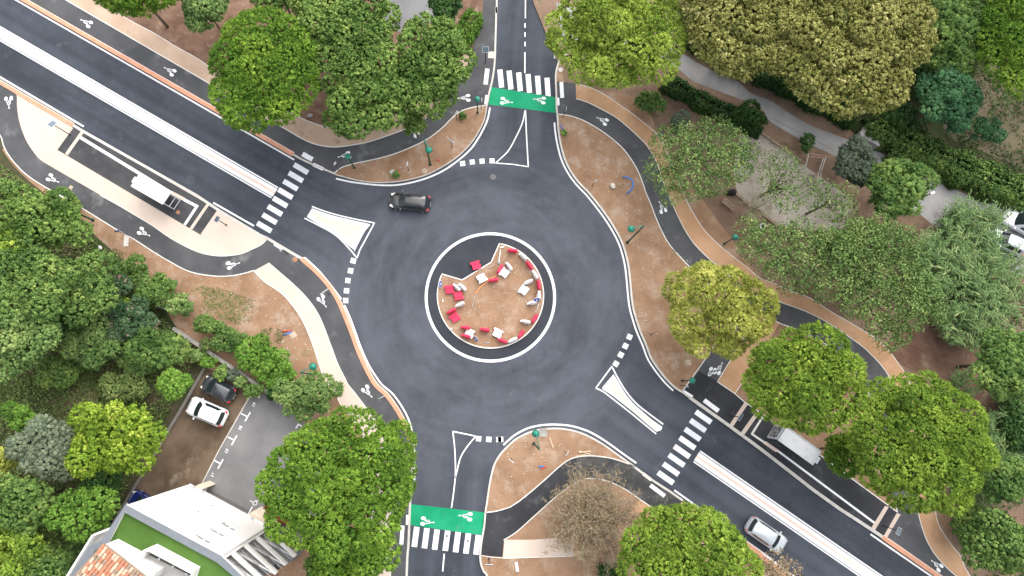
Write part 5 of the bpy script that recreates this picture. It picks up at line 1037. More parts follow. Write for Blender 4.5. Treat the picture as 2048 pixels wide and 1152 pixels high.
for pts, mt in ((((505, 340), (450, 570)), 'white_metal'), (((540, 330), (800, 385)), 'rust'), (((530, 385), (770, 415)), 'rust'), (((810, 385), (735, 630)), 'white_metal'), (((765, 420), (690, 640)), 'white_metal'), (((720, 660), (720, 850)), 'white_metal'), (((680, 680), (660, 850)), 'white_metal'), (((540, 690), (640, 710)), 'rust'), (((530, 770), (640, 790)), 'rust'), (((650, 700), (640, 800)), 'rust'), (((580, 850), (670, 880)), 'rust')):
    g = [G(*q, 1.0) - c for q in zm(pts)]; t = MB().tube([(*p[:2], 0.95) for p in g], 0.045, 6)
    r_ = t.build('rail', MT[mt], o)
    for p in g: MB().tube([(p[0], p[1], 0), (p[0], p[1], 0.95)], 0.035, 5).build('stanchion', MT[mt], r_)

for p, s_ in (((986, 354), 0.62), ((903, 412), 0.0), ((893.5, 1072), 0.22), ((935.5, 1081.5), 0.22)):
    if s_: cover({986: 'round iron manhole on the roundabout below the upper give way blocks', 893.5: 'small round cap on the middle stripe of the lower crossing', 935.5: 'small round cap on the right part of the lower crossing'}[p[0]], p, s_, 'iron', 0, True, 0.004)

# ------------------------------------------------------------------ vegetation
LM = {}
def lm(k, dark, light, third=None, tr=0.25): LM[k] = leaf_mat('leaves ' + k, dark, light, tr, third)
lm('pine', (0.040, 0.105, 0.010), (0.150, 0.270, 0.022), (0.23, 0.33, 0.035)); lm('pine_deep', (0.050, 0.125, 0.012), (0.165, 0.30, 0.024), (0.28, 0.40, 0.045)); lm('pine_olive', (0.070, 0.14, 0.013), (0.215, 0.335, 0.030), (0.34, 0.43, 0.055))
lm('pine_lime', (0.105, 0.175, 0.016), (0.31, 0.43, 0.05), (0.47, 0.53, 0.095)); lm('pine_yellow', (0.15, 0.185, 0.02), (0.42, 0.45, 0.08), (0.55, 0.54, 0.14))
lm('broad', (0.045, 0.10, 0.018), (0.145, 0.24, 0.045), (0.25, 0.34, 0.075)); lm('plane', (0.095, 0.11, 0.02), (0.28, 0.28, 0.07), (0.42, 0.39, 0.14)); lm('airy', (0.055, 0.115, 0.028), (0.165, 0.26, 0.068), (0.26, 0.34, 0.10))
lm('dark', (0.014, 0.045, 0.012), (0.052, 0.12, 0.026), (0.095, 0.18, 0.04)); lm('olive', (0.085, 0.115, 0.07), (0.20, 0.25, 0.15), (0.27, 0.31, 0.21)); lm('yellowgreen', (0.07, 0.14, 0.008), (0.20, 0.31, 0.018), (0.35, 0.42, 0.05))
lm('teal', (0.020, 0.075, 0.030), (0.065, 0.17, 0.065), (0.11, 0.22, 0.08)); lm('mid', (0.042, 0.095, 0.020), (0.135, 0.23, 0.048), (0.24, 0.32, 0.07)); lm('bright', (0.050, 0.125, 0.014), (0.14, 0.28, 0.03), (0.2, 0.33, 0.05)); lm('grey', (0.05, 0.075, 0.05), (0.13, 0.17, 0.11), (0.2, 0.24, 0.16))
lm('reed', (0.055, 0.12, 0.035), (0.155, 0.25, 0.08), (0.32, 0.36, 0.14)); lm('brown', (0.20, 0.145, 0.085), (0.37, 0.28, 0.175), (0.29, 0.29, 0.12)); lm('grass', (0.06, 0.11, 0.025), (0.16, 0.225, 0.06), (0.28, 0.28, 0.11)); lm('oleander', (0.03, 0.075, 0.03), (0.10, 0.17, 0.075), (0.45, 0.22, 0.22))

def quads_mesh(name, V4, tint, mat, parent):
    """V4: (n,4,3) leaf blades, tint: (n,) one tone per blade"""
    n = len(V4); me = bpy.data.meshes.new(name); me.vertices.add(4 * n); me.vertices.foreach_set('co', V4.reshape(-1).astype(np.float32))
    me.loops.add(4 * n); me.loops.foreach_set('vertex_index', np.arange(4 * n, dtype=np.int32)); me.polygons.add(n); me.polygons.foreach_set('loop_start', np.arange(0, 4 * n, 4, dtype=np.int32))
    try: me.polygons.foreach_set('loop_total', np.full(n, 4, np.int32))
    except Exception: pass
    at = me.attributes.new('tint', 'FLOAT', 'POINT'); at.data.foreach_set('value', np.repeat(np.clip(tint, 0, 1), 4).astype(np.float32))
    me.materials.append(mat); me.update(calc_edges=True); return link(bpy.data.objects.new(name, me), parent)
ICO_V = np.array([(0, 0, 1), (0.894, 0, 0.447), (0.276, 0.851, 0.447), (-0.724, 0.526, 0.447), (-0.724, -0.526, 0.447), (0.276, -0.851, 0.447)] + [(0.95 * math.cos(math.radians(t)), 0.95 * math.sin(math.radians(t)), -0.3) for t in (36, 108, 180, 252, 324)])
ICO_F = np.array([(0, 1, 2), (0, 2, 3), (0, 3, 4), (0, 4, 5), (0, 5, 1), (1, 6, 2), (2, 7, 3), (3, 8, 4), (4, 9, 5), (5, 10, 1)])
def balls(name, P, r, D, Tn, V4, tt, mat, parent, rng):
    """a rounded spray core at each clump, plus its blades, as one crown"""
    n = len(P) if r[0] > 0 else 0; q = len(V4); r = r[:, None]
    if n:
        C = (P - D * r * 0.35)[:, None, :] + ICO_V[None] * (r[:, :, None] * rng.uniform(0.75, 1.25, (n, 11, 1)) * rng.uniform(0.8, 1.2, (n, 1, 1))); VB = C.reshape(-1, 3); FB = (ICO_F[None] + (np.arange(n) * 11)[:, None, None]).reshape(-1, 3)
    else: VB = np.zeros((0, 3)); FB = np.zeros((0, 3), int)
    nv = len(VB); V = np.concatenate([VB, V4.reshape(-1, 3)]); nf = len(FB)
    loops = np.concatenate([FB.reshape(-1), nv + np.arange(4 * q)]).astype(np.int32); starts = np.concatenate([np.arange(nf) * 3, nf * 3 + np.arange(q) * 4]).astype(np.int32)
    me = bpy.data.meshes.new(name); me.vertices.add(len(V)); me.vertices.foreach_set('co', V.reshape(-1).astype(np.float32)); me.loops.add(len(loops)); me.loops.foreach_set('vertex_index', loops); me.polygons.add(nf + q); me.polygons.foreach_set('loop_start', starts)
    me.polygons.foreach_set('use_smooth', np.concatenate([np.ones(nf, bool), np.zeros(q, bool)]))
    at = me.attributes.new('tint', 'FLOAT', 'POINT'); at.data.foreach_set('value', np.clip(np.concatenate([np.repeat(Tn[:n] - 0.08, 11), np.repeat(tt, 4)]), 0, 1).astype(np.float32))
    me.materials.append(mat); me.update(calc_edges=True); TRI[0] += nf + 2 * q; return link(bpy.data.objects.new(name, me), parent)
TRI = [0]
def unit(a): return a / (np.linalg.norm(a, axis=-1, keepdims=True) + 1e-9)
def blades(rng, P, Nn, size, aspect, jit, droop=None):
    """diamond blades at P facing roughly Nn"""
    n = len(P); N_ = unit(Nn + rng.normal(0, jit, (n, 3))); R = unit(rng.normal(0, 1, (n, 3)))
    U = unit(np.cross(N_, R)); W = np.cross(N_, U); s = size * rng.uniform(0.65, 1.3, (n, 1))
    a = U * s; b = W * s * aspect
    return np.stack([P - a, P - b * 1.0 + a * 0.15, P + a, P + b - a * 0.1], axis=1)
def spikes(rng, C, Dr, length, width):
    """needle-like blades that start at C and run along Dr"""
    n = len(C); L = length * rng.uniform(0.6, 1.25, (n, 1)); W = unit(np.cross(Dr, rng.normal(0, 1, (n, 3)))) * width
    return np.stack([C, C + Dr * L * 0.45 - W, C + Dr * L, C + Dr * L * 0.45 + W], axis=1)
def fib(n):
    i = np.arange(n) + 0.5; ph = np.arccos(1 - 2 * i / n); th = np.pi * (1 + 5 ** 0.5) * i
    return np.stack([np.cos(th) * np.sin(ph), np.sin(th) * np.sin(ph), np.cos(ph)], 1)
def pdisc(rng, n, mind, f):
    out = []
    for _ in range(n * 14):
        r = math.sqrt(rng.random()); a = rng.random() * 2 * math.pi; p = (r * math.cos(a), r * math.sin(a)); q = f(p)
        if all((q[0] - o[0]) ** 2 + (q[1] - o[1]) ** 2 > mind * mind for o in out): out.append(q)
        if len(out) >= n: break
    return out
#            lobe radius, lobe spacing, clump spacing, clump r, blades per clump, blade, aspect, jitter, ball size, edge noise, layers
KIND = {'umbrella': (1.2, 1.35, 0.29, 0.16, 10, 0.24, 0.032, 0.30, 0.75, 0.09, 2), 'pine': (1.2, 1.45, 0.29, 0.16, 10, 0.24, 0.032, 0.35, 0.75, 0.13, 2), 'open_pine': (0.85, 1.1, 0.30, 0.17, 15, 0.28, 0.028, 0.45, 0.70, 0.22, 2),
        'broad': (1.05, 1.2, 0.37, 0.22, 9, 0.13, 0.65, 0.55, 0.70, 0.22, 2), 'plane': (1.15, 1.3, 0.37, 0.22, 9, 0.13, 0.7, 0.5, 0.70, 0.14, 2), 'airy': (0.85, 0.95, 0.50, 0.38, 13, 0.11, 0.6, 0.8, 0.0, 0.32, 2),
        'bush': (0.7, 0.8, 0.32, 0.20, 10, 0.11, 0.6, 0.6, 0.8, 0.18, 1), 'fine': (0.9, 1.05, 0.34, 0.22, 11, 0.10, 0.4, 0.7, 0.8, 0.18, 2), 'feather': (1.0, 1.1, 0.42, 0.28, 13, 0.2, 0.2, 0.6, 0.7, 0.2, 2)}
def crown_points(rng, kind, rx, ry, zc, hz):
    lr, lsp, csp, cr, nb, bl, asp, jit, ball, en, layers = KIND[kind]
    lr = min(lr, 0.6 * min(rx, ry)); ph = rng.random(6) * 6.28; lob = []
    def edge(a): return 1 + en * (0.5 * math.sin(2 * a + ph[0]) + 0.4 * math.sin(3 * a + ph[1]) + 0.35 * math.sin(5 * a + ph[2]) + 0.3 * math.sin(8 * a + ph[3]))
    for ly in range(layers):
        sc = 1.0 - 0.12 * ly
        def f(p): a = math.atan2(p[1], p[0]); e = edge(a) * sc; return (p[0] * max(rx - lr * 0.8, 0.2) * e, p[1] * max(ry - lr * 0.8, 0.2) * e)
        nl = max(3, int(2.2 * rx * ry * math.pi / (lsp * lsp * math.pi * 0.8)))
        for x, y in pdisc(rng, nl, lsp, f):
            rr = min(1.0, math.hypot(x / rx, y / ry)); z = zc + hz * (math.sqrt(max(0.0, 1 - rr * rr * 0.95)) - 0.15) - ly * lr * 0.8 + rng.normal(0, 0.30 * lr)
            lob.append((x, y, z, lr * rng.uniform(0.62, 1.28) * (1 + 0.15 * min(ly, 1)), ly))
    if kind in ('umbrella', 'pine', 'open_pine', 'plane'):          # a ring of lobes closes the rim
        nr = int(2 * math.pi * (rx + ry) / 2 / (lr * 1.15)); a0_ = rng.random() * 6.28
        for i in range(nr):
            a = a0_ + 2 * math.pi * (i + rng.uniform(-0.25, 0.25)) / nr; e = edge(a); rr_ = lr * rng.uniform(0.65, 1.0)
            lob.append((math.cos(a) * (rx - rr_ * 0.85) * e, math.sin(a) * (ry - rr_ * 0.85) * e, zc + hz * 0.22 + rng.normal(0, 0.2), rr_, 0))
    lob = np.array(lob); pts = []; nrm = []; tin = []; scl = []
    for (x, y, z, r, ly) in lob:
        cq = csp * (1.5 if ly else 1.0); nc = max(6, int(4 * math.pi * r * r * 0.62 / (cq * cq))); d = fib(int(nc / 0.62)); a = rng.random() * 6.28; c, s = math.cos(a), math.sin(a)
        d = np.stack([d[:, 0] * c - d[:, 1] * s, d[:, 0] * s + d[:, 1] * c, d[:, 2]], 1); d = d[d[:, 2] > -0.25]; d = unit(d + rng.normal(0, 0.10, d.shape))
        q = np.array([x, y, z]) + d * r * np.array([1, 1, 0.72]) * rng.uniform(0.86, 1.08, (len(d), 1)); lt = rng.normal(0, 0.13)
        pts.append(q); nrm.append(d); scl.append(np.full(len(d), 1.5 if ly else 1.0)); tin.append(np.clip(0.47 + lt + rng.normal(0, 0.19, len(d)), 0, 1))
    P = np.concatenate(pts); D = np.concatenate(nrm); Tn = np.concatenate(tin)
    Tn = np.clip(Tn + 0.13 * np.sin(P[:, 0] * 0.9 + ph[4]) * np.cos(P[:, 1] * 0.8 + ph[5]), 0, 1)
    keep = np.ones(len(P), bool)
    for (x, y, z, r, ly) in lob: keep &= ~(np.sum(((P - (x, y, z)) / np.array([1, 1, 0.72])) ** 2, 1) < (0.70 * r) ** 2)
    P, D, Tn, S = P[keep], D[keep], Tn[keep], np.concatenate(scl)[keep]
    if KIND[kind][8] > 0 and kind != 'open_pine':                                  # inner sprays that close the crown between the lobes
        g = 0.5; gx, gy = np.meshgrid(np.arange(-rx, rx, g), np.arange(-ry, ry, g)); gx = gx.ravel() + rng.normal(0, 0.12, gx.size); gy = gy.ravel() + rng.normal(0, 0.12, gy.size); rr = np.hypot(gx / rx, gy / ry); k_ = rr < (0.80 if KIND[kind][9] < 0.15 else 0.68)
        gx, gy, rr = gx[k_], gy[k_], rr[k_]; gz = zc + hz * (np.sqrt(1 - rr * rr * 0.95) - 0.15) - lr * 1.0 + rng.normal(0, 0.15, len(gx)); nn_ = len(gx)
        P = np.concatenate([P, np.stack([gx, gy, gz], 1)]); D = np.concatenate([D, np.tile((0, 0, 1.0), (nn_, 1))]); Tn = np.concatenate([Tn, np.clip(rng.normal(0.42, 0.15, nn_), 0, 1)]); S = np.concatenate([S, np.full(nn_, 0.36 / (cr * ball))])
    return P, D, Tn, S, lob[:, :4]
def crown_mesh(rng, kind, leaf, rx, ry, zc, hz, parent, dens=1.0, name='crown'):
    lr, lsp, csp, cr, nb, bl, asp, jit, ball, en, layers = KIND[kind]
    P, D, Tn, S, lob = crown_points(rng, kind, rx, ry, zc, hz); nb = max(4, int(nb * dens)); n = len(P)
    off = unit(rng.normal(0, 1, (n * nb, 3))) * (rng.random((n * nb, 1)) ** 0.45) * cr * np.repeat(S, nb)[:, None]
    DD = np.repeat(D, nb, 0); PP = np.repeat(P, nb, 0) + off + DD * 0.25 * cr; NN = unit(DD * 0.7 + off / cr * 0.8 + np.array([0, 0, 0.25]))
    if 'pine' in kind or kind == 'umbrella': dr = unit(DD * 0.75 + unit(rng.normal(0, 1, DD.shape)) * 0.85); V4 = spikes(rng, np.repeat(P, nb, 0) + dr * (cr * 0.15), dr, bl * np.repeat(S, nb)[:, None] ** 0.5, asp)
    else: V4 = blades(rng, PP, NN, bl, asp, jit)
    tt = np.repeat(Tn, nb) + 0.07 + rng.normal(0, 0.11, n * nb)
    balls(name, P, cr * ball * S, D, Tn, V4, tt, LM[leaf], parent, rng); return lob
def trunk_mesh(rng, parent, zc, hz, r0, lob, nl=9, mat='bark', spread=1.0, top=0.1):
    m = MB(); zt = zc + hz * top; bx, by = rng.normal(0, 0.12, 2)
    m.tube([(0, 0, -0.1), (bx * 0.5, by * 0.5, zt * 0.35), (bx, by, zt * 0.7), (bx, by, zt)], [r0 * 1.25, r0, r0 * 0.8, r0 * 0.45], 9)
    idx = rng.permutation(len(lob))[:nl]
    for i in idx:
        x, y, z, r = lob[i]; f = rng.uniform(0.45, 0.9); s = np.array([bx, by, zt * f]); e = np.array([x, y, z + r * (0.85 if mat == 'bark_pale' else 0.3)]) * np.array([spread, spread, 1]); mid = s * 0.45 + e * 0.55 + np.array([0, 0, -0.12 * np.linalg.norm(e - s)])
        m.tube([s, mid, e], [r0 * 0.42, r0 * 0.28, r0 * 0.08], 5)
    m.build('trunk', MT[mat], parent, True)
SEED = [100]
def tree(name, label, cat_, px, py, rpx, rpy, zc, hz, kind, leaf, group=None, r0=None, dens=1.0, nl=9, mat='bark', rot=0.0, spread=1.0):
    SEED[0] += 1; rng = np.random.default_rng(SEED[0]); c = G(px, py, zc); rx = np.linalg.norm(G(px + rpx, py, zc) - c); ry = np.linalg.norm(G(px, py + rpy, zc) - c)
    o = thing(name, label, cat_, (c[0], c[1], ZV), rot, group); lob = crown_mesh(rng, kind, leaf, rx, ry, zc - ZV, hz, o, dens)
    trunk_mesh(rng, o, zc - ZV, hz, r0 or max(0.05, 0.045 * (rx + ry) / 2), lob, nl, mat, spread); return o
gp = 'pines around the roundabout'
tree('umbrella_pine', 'bright green umbrella pine beside the upper left road', 'tree', 533, 143, 108, 119, 8.0, 2.0, 'umbrella', 'pine_deep', gp)
tree('pine_tree', 'yellow green pine over the upper road at the top', 'tree', 1236, 72, 128, 116, 8.0, 2.4, 'pine', 'pine_lime', gp)
tree('pine_tree', 'airy yellowish pine on the right verge over the cycle path', 'tree', 1432, 621, 98, 98, 6.5, 2.0, 'open_pine', 'pine_yellow', gp, dens=0.9)
tree('pine_tree', 'middle green pine beside the right bus shelter', 'tree', 1602, 760, 118, 98, 9.0, 2.2, 'pine', 'pine_olive', gp)
tree('pine_tree', 'large round pine at the far end of the right bus platform', 'tree', 1826, 880, 144, 132, 9.5, 2.6, 'pine', 'pine_olive', gp)
tree('pine_tree', 'small low pine branch crown between the two right pines', 'tree', 1690, 905, 42, 40, 4.5, 1.0, 'pine', 'pine_deep', gp)
tree('pine_tree', 'green pine at the bottom edge over the lower right road', 'tree', 1368, 1106, 134, 92, 8.0, 2.4, 'pine', 'pine_olive', gp)
tree('umbrella_pine', 'very large deep green pine left of the lower crossing', 'tree', 680, 966, 146, 140, 9.0, 2.8, 'umbrella', 'pine_deep', gp)
tree('pine_tree', 'thin side crown of the large pine over the left kerb', 'tree', 798, 925, 34, 85, 7.0, 1.2, 'open_pine', 'pine_deep', gp, dens=0.8)
tree('pine_tree', 'green pine in the top right corner', 'tree', 2030, 75, 78, 118, 8.0, 2.4, 'pine', 'pine_deep', gp)
tree('pine_tree', 'dark pine at the top edge left of the umbrella pine', 'tree', 278, -12, 78, 44, 6.0, 1.8, 'pine', 'pine_deep', gp)
gb = 'broadleaf trees by the upper left path'
tree('broadleaf_tree', 'leafy green tree right beside the umbrella pine', 'tree', 700, 70, 92, 92, 7.0, 2.4, 'broad', 'broad', gb)
tree('broadleaf_tree', 'leafy green tree overhanging the upper left path', 'tree', 745, 190, 100, 88, 6.5, 2.2, 'broad', 'broad', gb)
tree('broadleaf_tree', 'leafy green tree nearest the upper crossing', 'tree', 866, 140, 84, 92, 6.5, 2.2, 'broad', 'broad', gb)
tree('broadleaf_tree', 'drooping green branch crown hanging over the upper cycle path', 'tree', 828, 245, 30, 34, 4.0, 1.0, 'broad', 'broad', gb)
tree('broadleaf_tree', 'grey green tree at the top left edge by the sand path', 'tree', 412, 22, 50, 46, 4.5, 1.4, 'fine', 'airy')
tree('broadleaf_tree', 'green tree at the top edge left of the small car park', 'tree', 640, 10, 60, 45, 5.0, 1.6, 'broad', 'broad', gb)
tree('broadleaf_tree', 'green tree at the top edge between the pines', 'tree', 560, -10, 70, 35, 5.0, 1.6, 'broad', 'mid', gb)
tree('cypress', 'dark cypress at the top edge beside the bright hedge', 'tree', 890, 28, 34, 50, 4.5, 2.5, 'fine', 'dark')
tree('plane_tree', 'huge yellowing plane tree along the top edge', 'tree', 1690, 70, 168, 150, 9.5, 3.0, 'plane', 'plane', 'yellowing plane trees')
tree('plane_tree', 'yellowing plane tree left part above the lane', 'tree', 1490, 45, 130, 110, 9.0, 2.6, 'plane', 'plane', 'yellowing plane trees')
tree('willow', 'feathery green willow right of the yellowing plane', 'tree', 1893, 65, 76, 92, 6.0, 2.2, 'feather', 'mid')
tree('broadleaf_tree', 'blue green round tree above the long hedge', 'tree', 1888, 205, 64, 58, 5.5, 2.0, 'fine', 'teal'); tree('broadleaf_tree', 'small blue green sapling on the lawn right of the round tree', 'tree', 1972, 262, 30, 28, 3.5, 0.8, 'bush', 'teal')
tree('olive_tree', 'dark grey olive tree beside the lane and the pipe rack', 'tree', 1710, 325, 44, 44, 3.5, 1.4, 'fine', 'grey'); tree('broadleaf_tree', 'dark olive green tree at the bend of the lane', 'tree', 1790, 378, 66, 60, 4.5, 1.8, 'fine', 'mid')
ga = 'airy trees around the gravel court'
tree('acacia_tree', 'airy green tree over the cycle path left of the gravel court', 'tree', 1395, 318, 100, 84, 5.5, 1.6, 'airy', 'airy', ga, nl=16, mat='bark_pale'); tree('acacia_tree', 'sparse leafy tree in the middle of the gravel court', 'tree', 1560, 365, 58, 52, 4.8, 1.2, 'airy', 'airy', ga, dens=0.55, nl=22, mat='bark')
tree('acacia_tree', 'sparse light green tree at the right side of the gravel court', 'tree', 1655, 405, 50, 46, 4.5, 1.2, 'airy', 'airy', ga, dens=0.6, nl=18); tree('acacia_tree', 'wide airy tree below the gravel court', 'tree', 1585, 510, 106, 72, 5.5, 1.6, 'airy', 'airy', ga, nl=22, mat='bark_pale')
tree('acacia_tree', 'wide rounded airy tree left of the reeds', 'tree', 1752, 562, 126, 112, 6.0, 2.0, 'airy', 'airy', ga, nl=26, mat='bark', dens=1.25); tree('acacia_tree', 'darker airy tree mass behind the airy trees near the reeds', 'tree', 1700, 500, 80, 60, 4.5, 1.4, 'airy', 'mid', ga, nl=14)
tree('broadleaf_tree', 'dark leafy tree at the right edge above the large pine', 'tree', 2005, 730, 72, 72, 6.0, 2.0, 'fine', 'mid')
gw = 'trees of the left woods'
tree('locust_tree', 'yellow tipped tree at the left edge below the bus platform', 'tree', 85, 448, 94, 66, 6.0, 1.8, 'broad', 'broad', gw); tree('locust_tree', 'green tree in the left woods below the yellow tipped one', 'tree', 60, 565, 105, 90, 6.5, 2.0, 'broad', 'mid', gw)
tree('locust_tree', 'pale tipped tree at the left edge halfway down', 'tree', 18, 500, 60, 60, 6.0, 1.8, 'broad', 'pine_olive', gw); tree('locust_tree', 'green tree at the left edge above the thicket', 'tree', 40, 672, 88, 82, 6.0, 2.0, 'broad', 'airy', gw)
tree('locust_tree', 'green tree in the thick of the left woods beside the oleanders', 'tree', 165, 570, 76, 66, 5.0, 1.6, 'broad', 'mid', gw); tree('yellow_green_tree', 'bright yellow green round tree left of the parking bays', 'tree', 240, 872, 94, 76, 5.5, 2.0, 'broad', 'yellowgreen', gw)
tree('olive_tree', 'silver grey olive tree left of the yellow green tree', 'tree', 105, 892, 66, 66, 4.8, 1.8, 'fine', 'olive', gw); tree('sapling', 'light green sapling beside the parked dark car', 'tree', 355, 765, 34, 30, 3.2, 0.9, 'bush', 'bright', gw)
tree('broadleaf_tree', 'green tree left of the white building at the bottom', 'tree', 175, 1020, 58, 55, 5.0, 1.6, 'broad', 'bright', gw); tree('broadleaf_tree', 'pale green tree at the left edge below the olive', 'tree', 45, 1000, 75, 62, 5.5, 1.8, 'broad', 'mid', gw)
tree('broadleaf_tree', 'green tree in the bottom left corner', 'tree', 30, 1100, 70, 60, 5.0, 1.8, 'broad', 'pine_olive', gw); tree('broadleaf_tree', 'green tree at the bottom edge left of the building', 'tree', 100, 1130, 55, 45, 4.5, 1.4, 'broad', 'mid', gw)
tree('small_tree', 'small bright tree at the left edge above the olive', 'tree', 45, 838, 34, 34, 4.0, 1.0, 'bush', 'bright', gw); tree('small_tree', 'yellowish small tree at the left edge beside the olive', 'tree', 8, 925, 30, 40, 4.0, 1.0, 'bush', 'pine_yellow', gw)
tree('broadleaf_tree', 'dark tree below the yellow green tree', 'tree', 200, 965, 45, 32, 4.0, 1.2, 'broad', 'dark', gw); tree('broadleaf_tree', 'dark green tree below the large pine at the bottom edge', 'tree', 715, 1105, 88, 58, 5.0, 1.6, 'broad', 'pine_deep'); tree('broadleaf_tree', 'dark shrub tree right of the white building at the bottom edge', 'tree', 640, 1135, 45, 35, 3.5, 1.2, 'broad', 'mid')
gr_ = 'trees of the lower right thicket'
tree('thicket_tree', 'olive tipped tree in the lower right corner', 'tree', 1990, 1085, 75, 72, 5.0, 1.8, 'broad', 'mid', gr_); tree('thicket_tree', 'dark tree at the lower right behind the large pine', 'tree', 2015, 960, 55, 55, 4.5, 1.6, 'fine', 'mid', gr_); tree('thicket_tree', 'brownish dry tree at the bottom edge left of the silver car', 'tree', 1545, 1140, 42, 30, 3.0, 0.9, 'airy', 'brown', gr_)
gs = 'shrubs'
def shrub(label, px, py, rx, ry, zc, hz, leaf, kind='bush', dens=1.0, name='shrub'): return tree(name, label, 'shrub', px, py, rx, ry, zc, hz, kind, leaf, gs, r0=0.05, dens=dens, nl=4)
shrub('bright green rounded shrub above the car park', 520, 715, 44, 40, 1.1, 0.9, 'bright'); shrub('bright green shrub lower half beside the lamp', 552, 742, 42, 42, 1.1, 0.9, 'bright'); shrub('grey green laurel shrub between car park and sand path', 617, 792, 62, 50, 1.9, 1.4, 'airy'); shrub('dark shrub nearest the wall above the car park', 428, 652, 30, 26, 1.0, 0.8, 'mid'); shrub('dark rounded shrub with yellow shoots by the wall', 465, 680, 34, 28, 1.1, 0.8, 'mid')
shrub('clipped dark green shrub at the edge of the left soil', 268, 545, 38, 32, 1.6, 1.2, 'mid'); shrub('dark glossy shrub next to the clipped one', 322, 575, 42, 34, 1.6, 1.2, 'mid'); shrub('round shrub at the soil edge by the short wall', 365, 612, 26, 26, 1.4, 0.9, 'airy'); shrub('oleander with faint pink flowers in the left woods', 215, 580, 48, 42, 2.2, 1.3, 'oleander'); shrub('oleander with faint pink flowers lower in the woods', 265, 640, 56, 44, 2.2, 1.3, 'oleander'); shrub('yellowish shrub between the two oleanders', 235, 612, 40, 26, 2.0, 1.0, 'pine_olive'); shrub('dark conifer shrub at the end of the garden wall', 318, 695, 54, 40, 2.2, 1.3, 'mid', 'feather'); shrub('pale shrub left of the conifer shrub', 190, 675, 70, 56, 2.0, 1.2, 'airy')
for i, (x, y, lf) in enumerate(((395, 708, 'airy'), (420, 725, 'bright'), (445, 742, 'mid'), (468, 752, 'grey'), (490, 765, 'airy'), (512, 780, 'mid'), (545, 792, 'dark'))): shrub('%s small shrub in the row between wall and parked cars' % ('first', 'second', 'third', 'fourth', 'fifth', 'sixth', 'last dark')[i], x, y, 19, 16, 0.9, 0.6, lf)
shrub('shrub at the sand path edge above the upper right bed', 1300, 205, 30, 26, 1.2, 0.8, 'mid'); shrub('grey lavender like shrub beside the airy tree', 1362, 250, 24, 22, 1.0, 0.7, 'grey'); shrub('dark bush at the gravel court beside the beam', 1610, 290, 18, 18, 0.9, 0.7, 'dark'); shrub('dark round bush between lane and gravel court', 1500, 235, 30, 24, 1.2, 0.8, 'dark'); shrub('tiny bush in the upper bed beside the crossing', 927, 230, 10, 8, 0.3, 0.25, 'mid'); shrub('tiny bush beside the pale cover in the upper bed', 791, 351, 10, 6, 0.3, 0.2, 'mid'); shrub('tiny bush at the end of the blue pipe stub', 1125, 267, 8, 6, 0.25, 0.2, 'bright')
shrub('ivy mass at the lower end of the garden wall', 430, 690, 26, 14, 0.8, 0.4, 'grass'); shrub('low dense shrub left of the sapling', 290, 720, 50, 30, 1.2, 0.6, 'airy'); shrub('low green shrub in the middle of the left woods', 120, 745, 45, 30, 1.0, 0.5, 'mid'); shrub('dark thicket left of the oleanders', 130, 640, 60, 45, 2.0, 1.0, 'dark'); shrub('low green thicket above the yellow green tree', 250, 775, 55, 32, 1.0, 0.5, 'grass'); shrub('dark shrub under the olive tree', 165, 930, 45, 30, 1.5, 0.8, 'dark'); shrub('low green thicket beside the building corner', 120, 1075, 60, 40, 1.6, 0.9, 'airy'); shrub('low thicket at the left of the building foot', 190, 1065, 35, 30, 1.4, 0.8, 'mid'); shrub('yellow green shrub at the bottom left corner', 60, 1055, 40, 30, 1.6, 0.9, 'yellowgreen'); shrub('green shrub under the dark bottom tree', 700, 1120, 40, 30, 1.6, 0.9, 'bright')
shrub('dark thicket under the willow', 1850, 110, 60, 60, 1.6, 0.9, 'dark'); shrub('dark thicket left of the blue green tree', 1800, 235, 36, 30, 1.6, 0.8, 'dark'); shrub('dark shrub at the far right edge below the reeds', 2030, 850, 40, 60, 1.8, 1.0, 'dark'); shrub('dark shrub right of the lower right sand path', 1935, 1050, 40, 45, 1.6, 0.9, 'mid'); shrub('dark bush below the bare tree beside the bottom pine', 1215, 1140, 26, 18, 0.8, 0.5, 'dark'); shrub('low shrub at the left edge beside the cycle path curve', 10, 375, 30, 24, 1.0, 0.6, 'mid'); shrub('weedy shrub at the left edge below the path', 140, 405, 20, 14, 0.8, 0.5, 'mid')
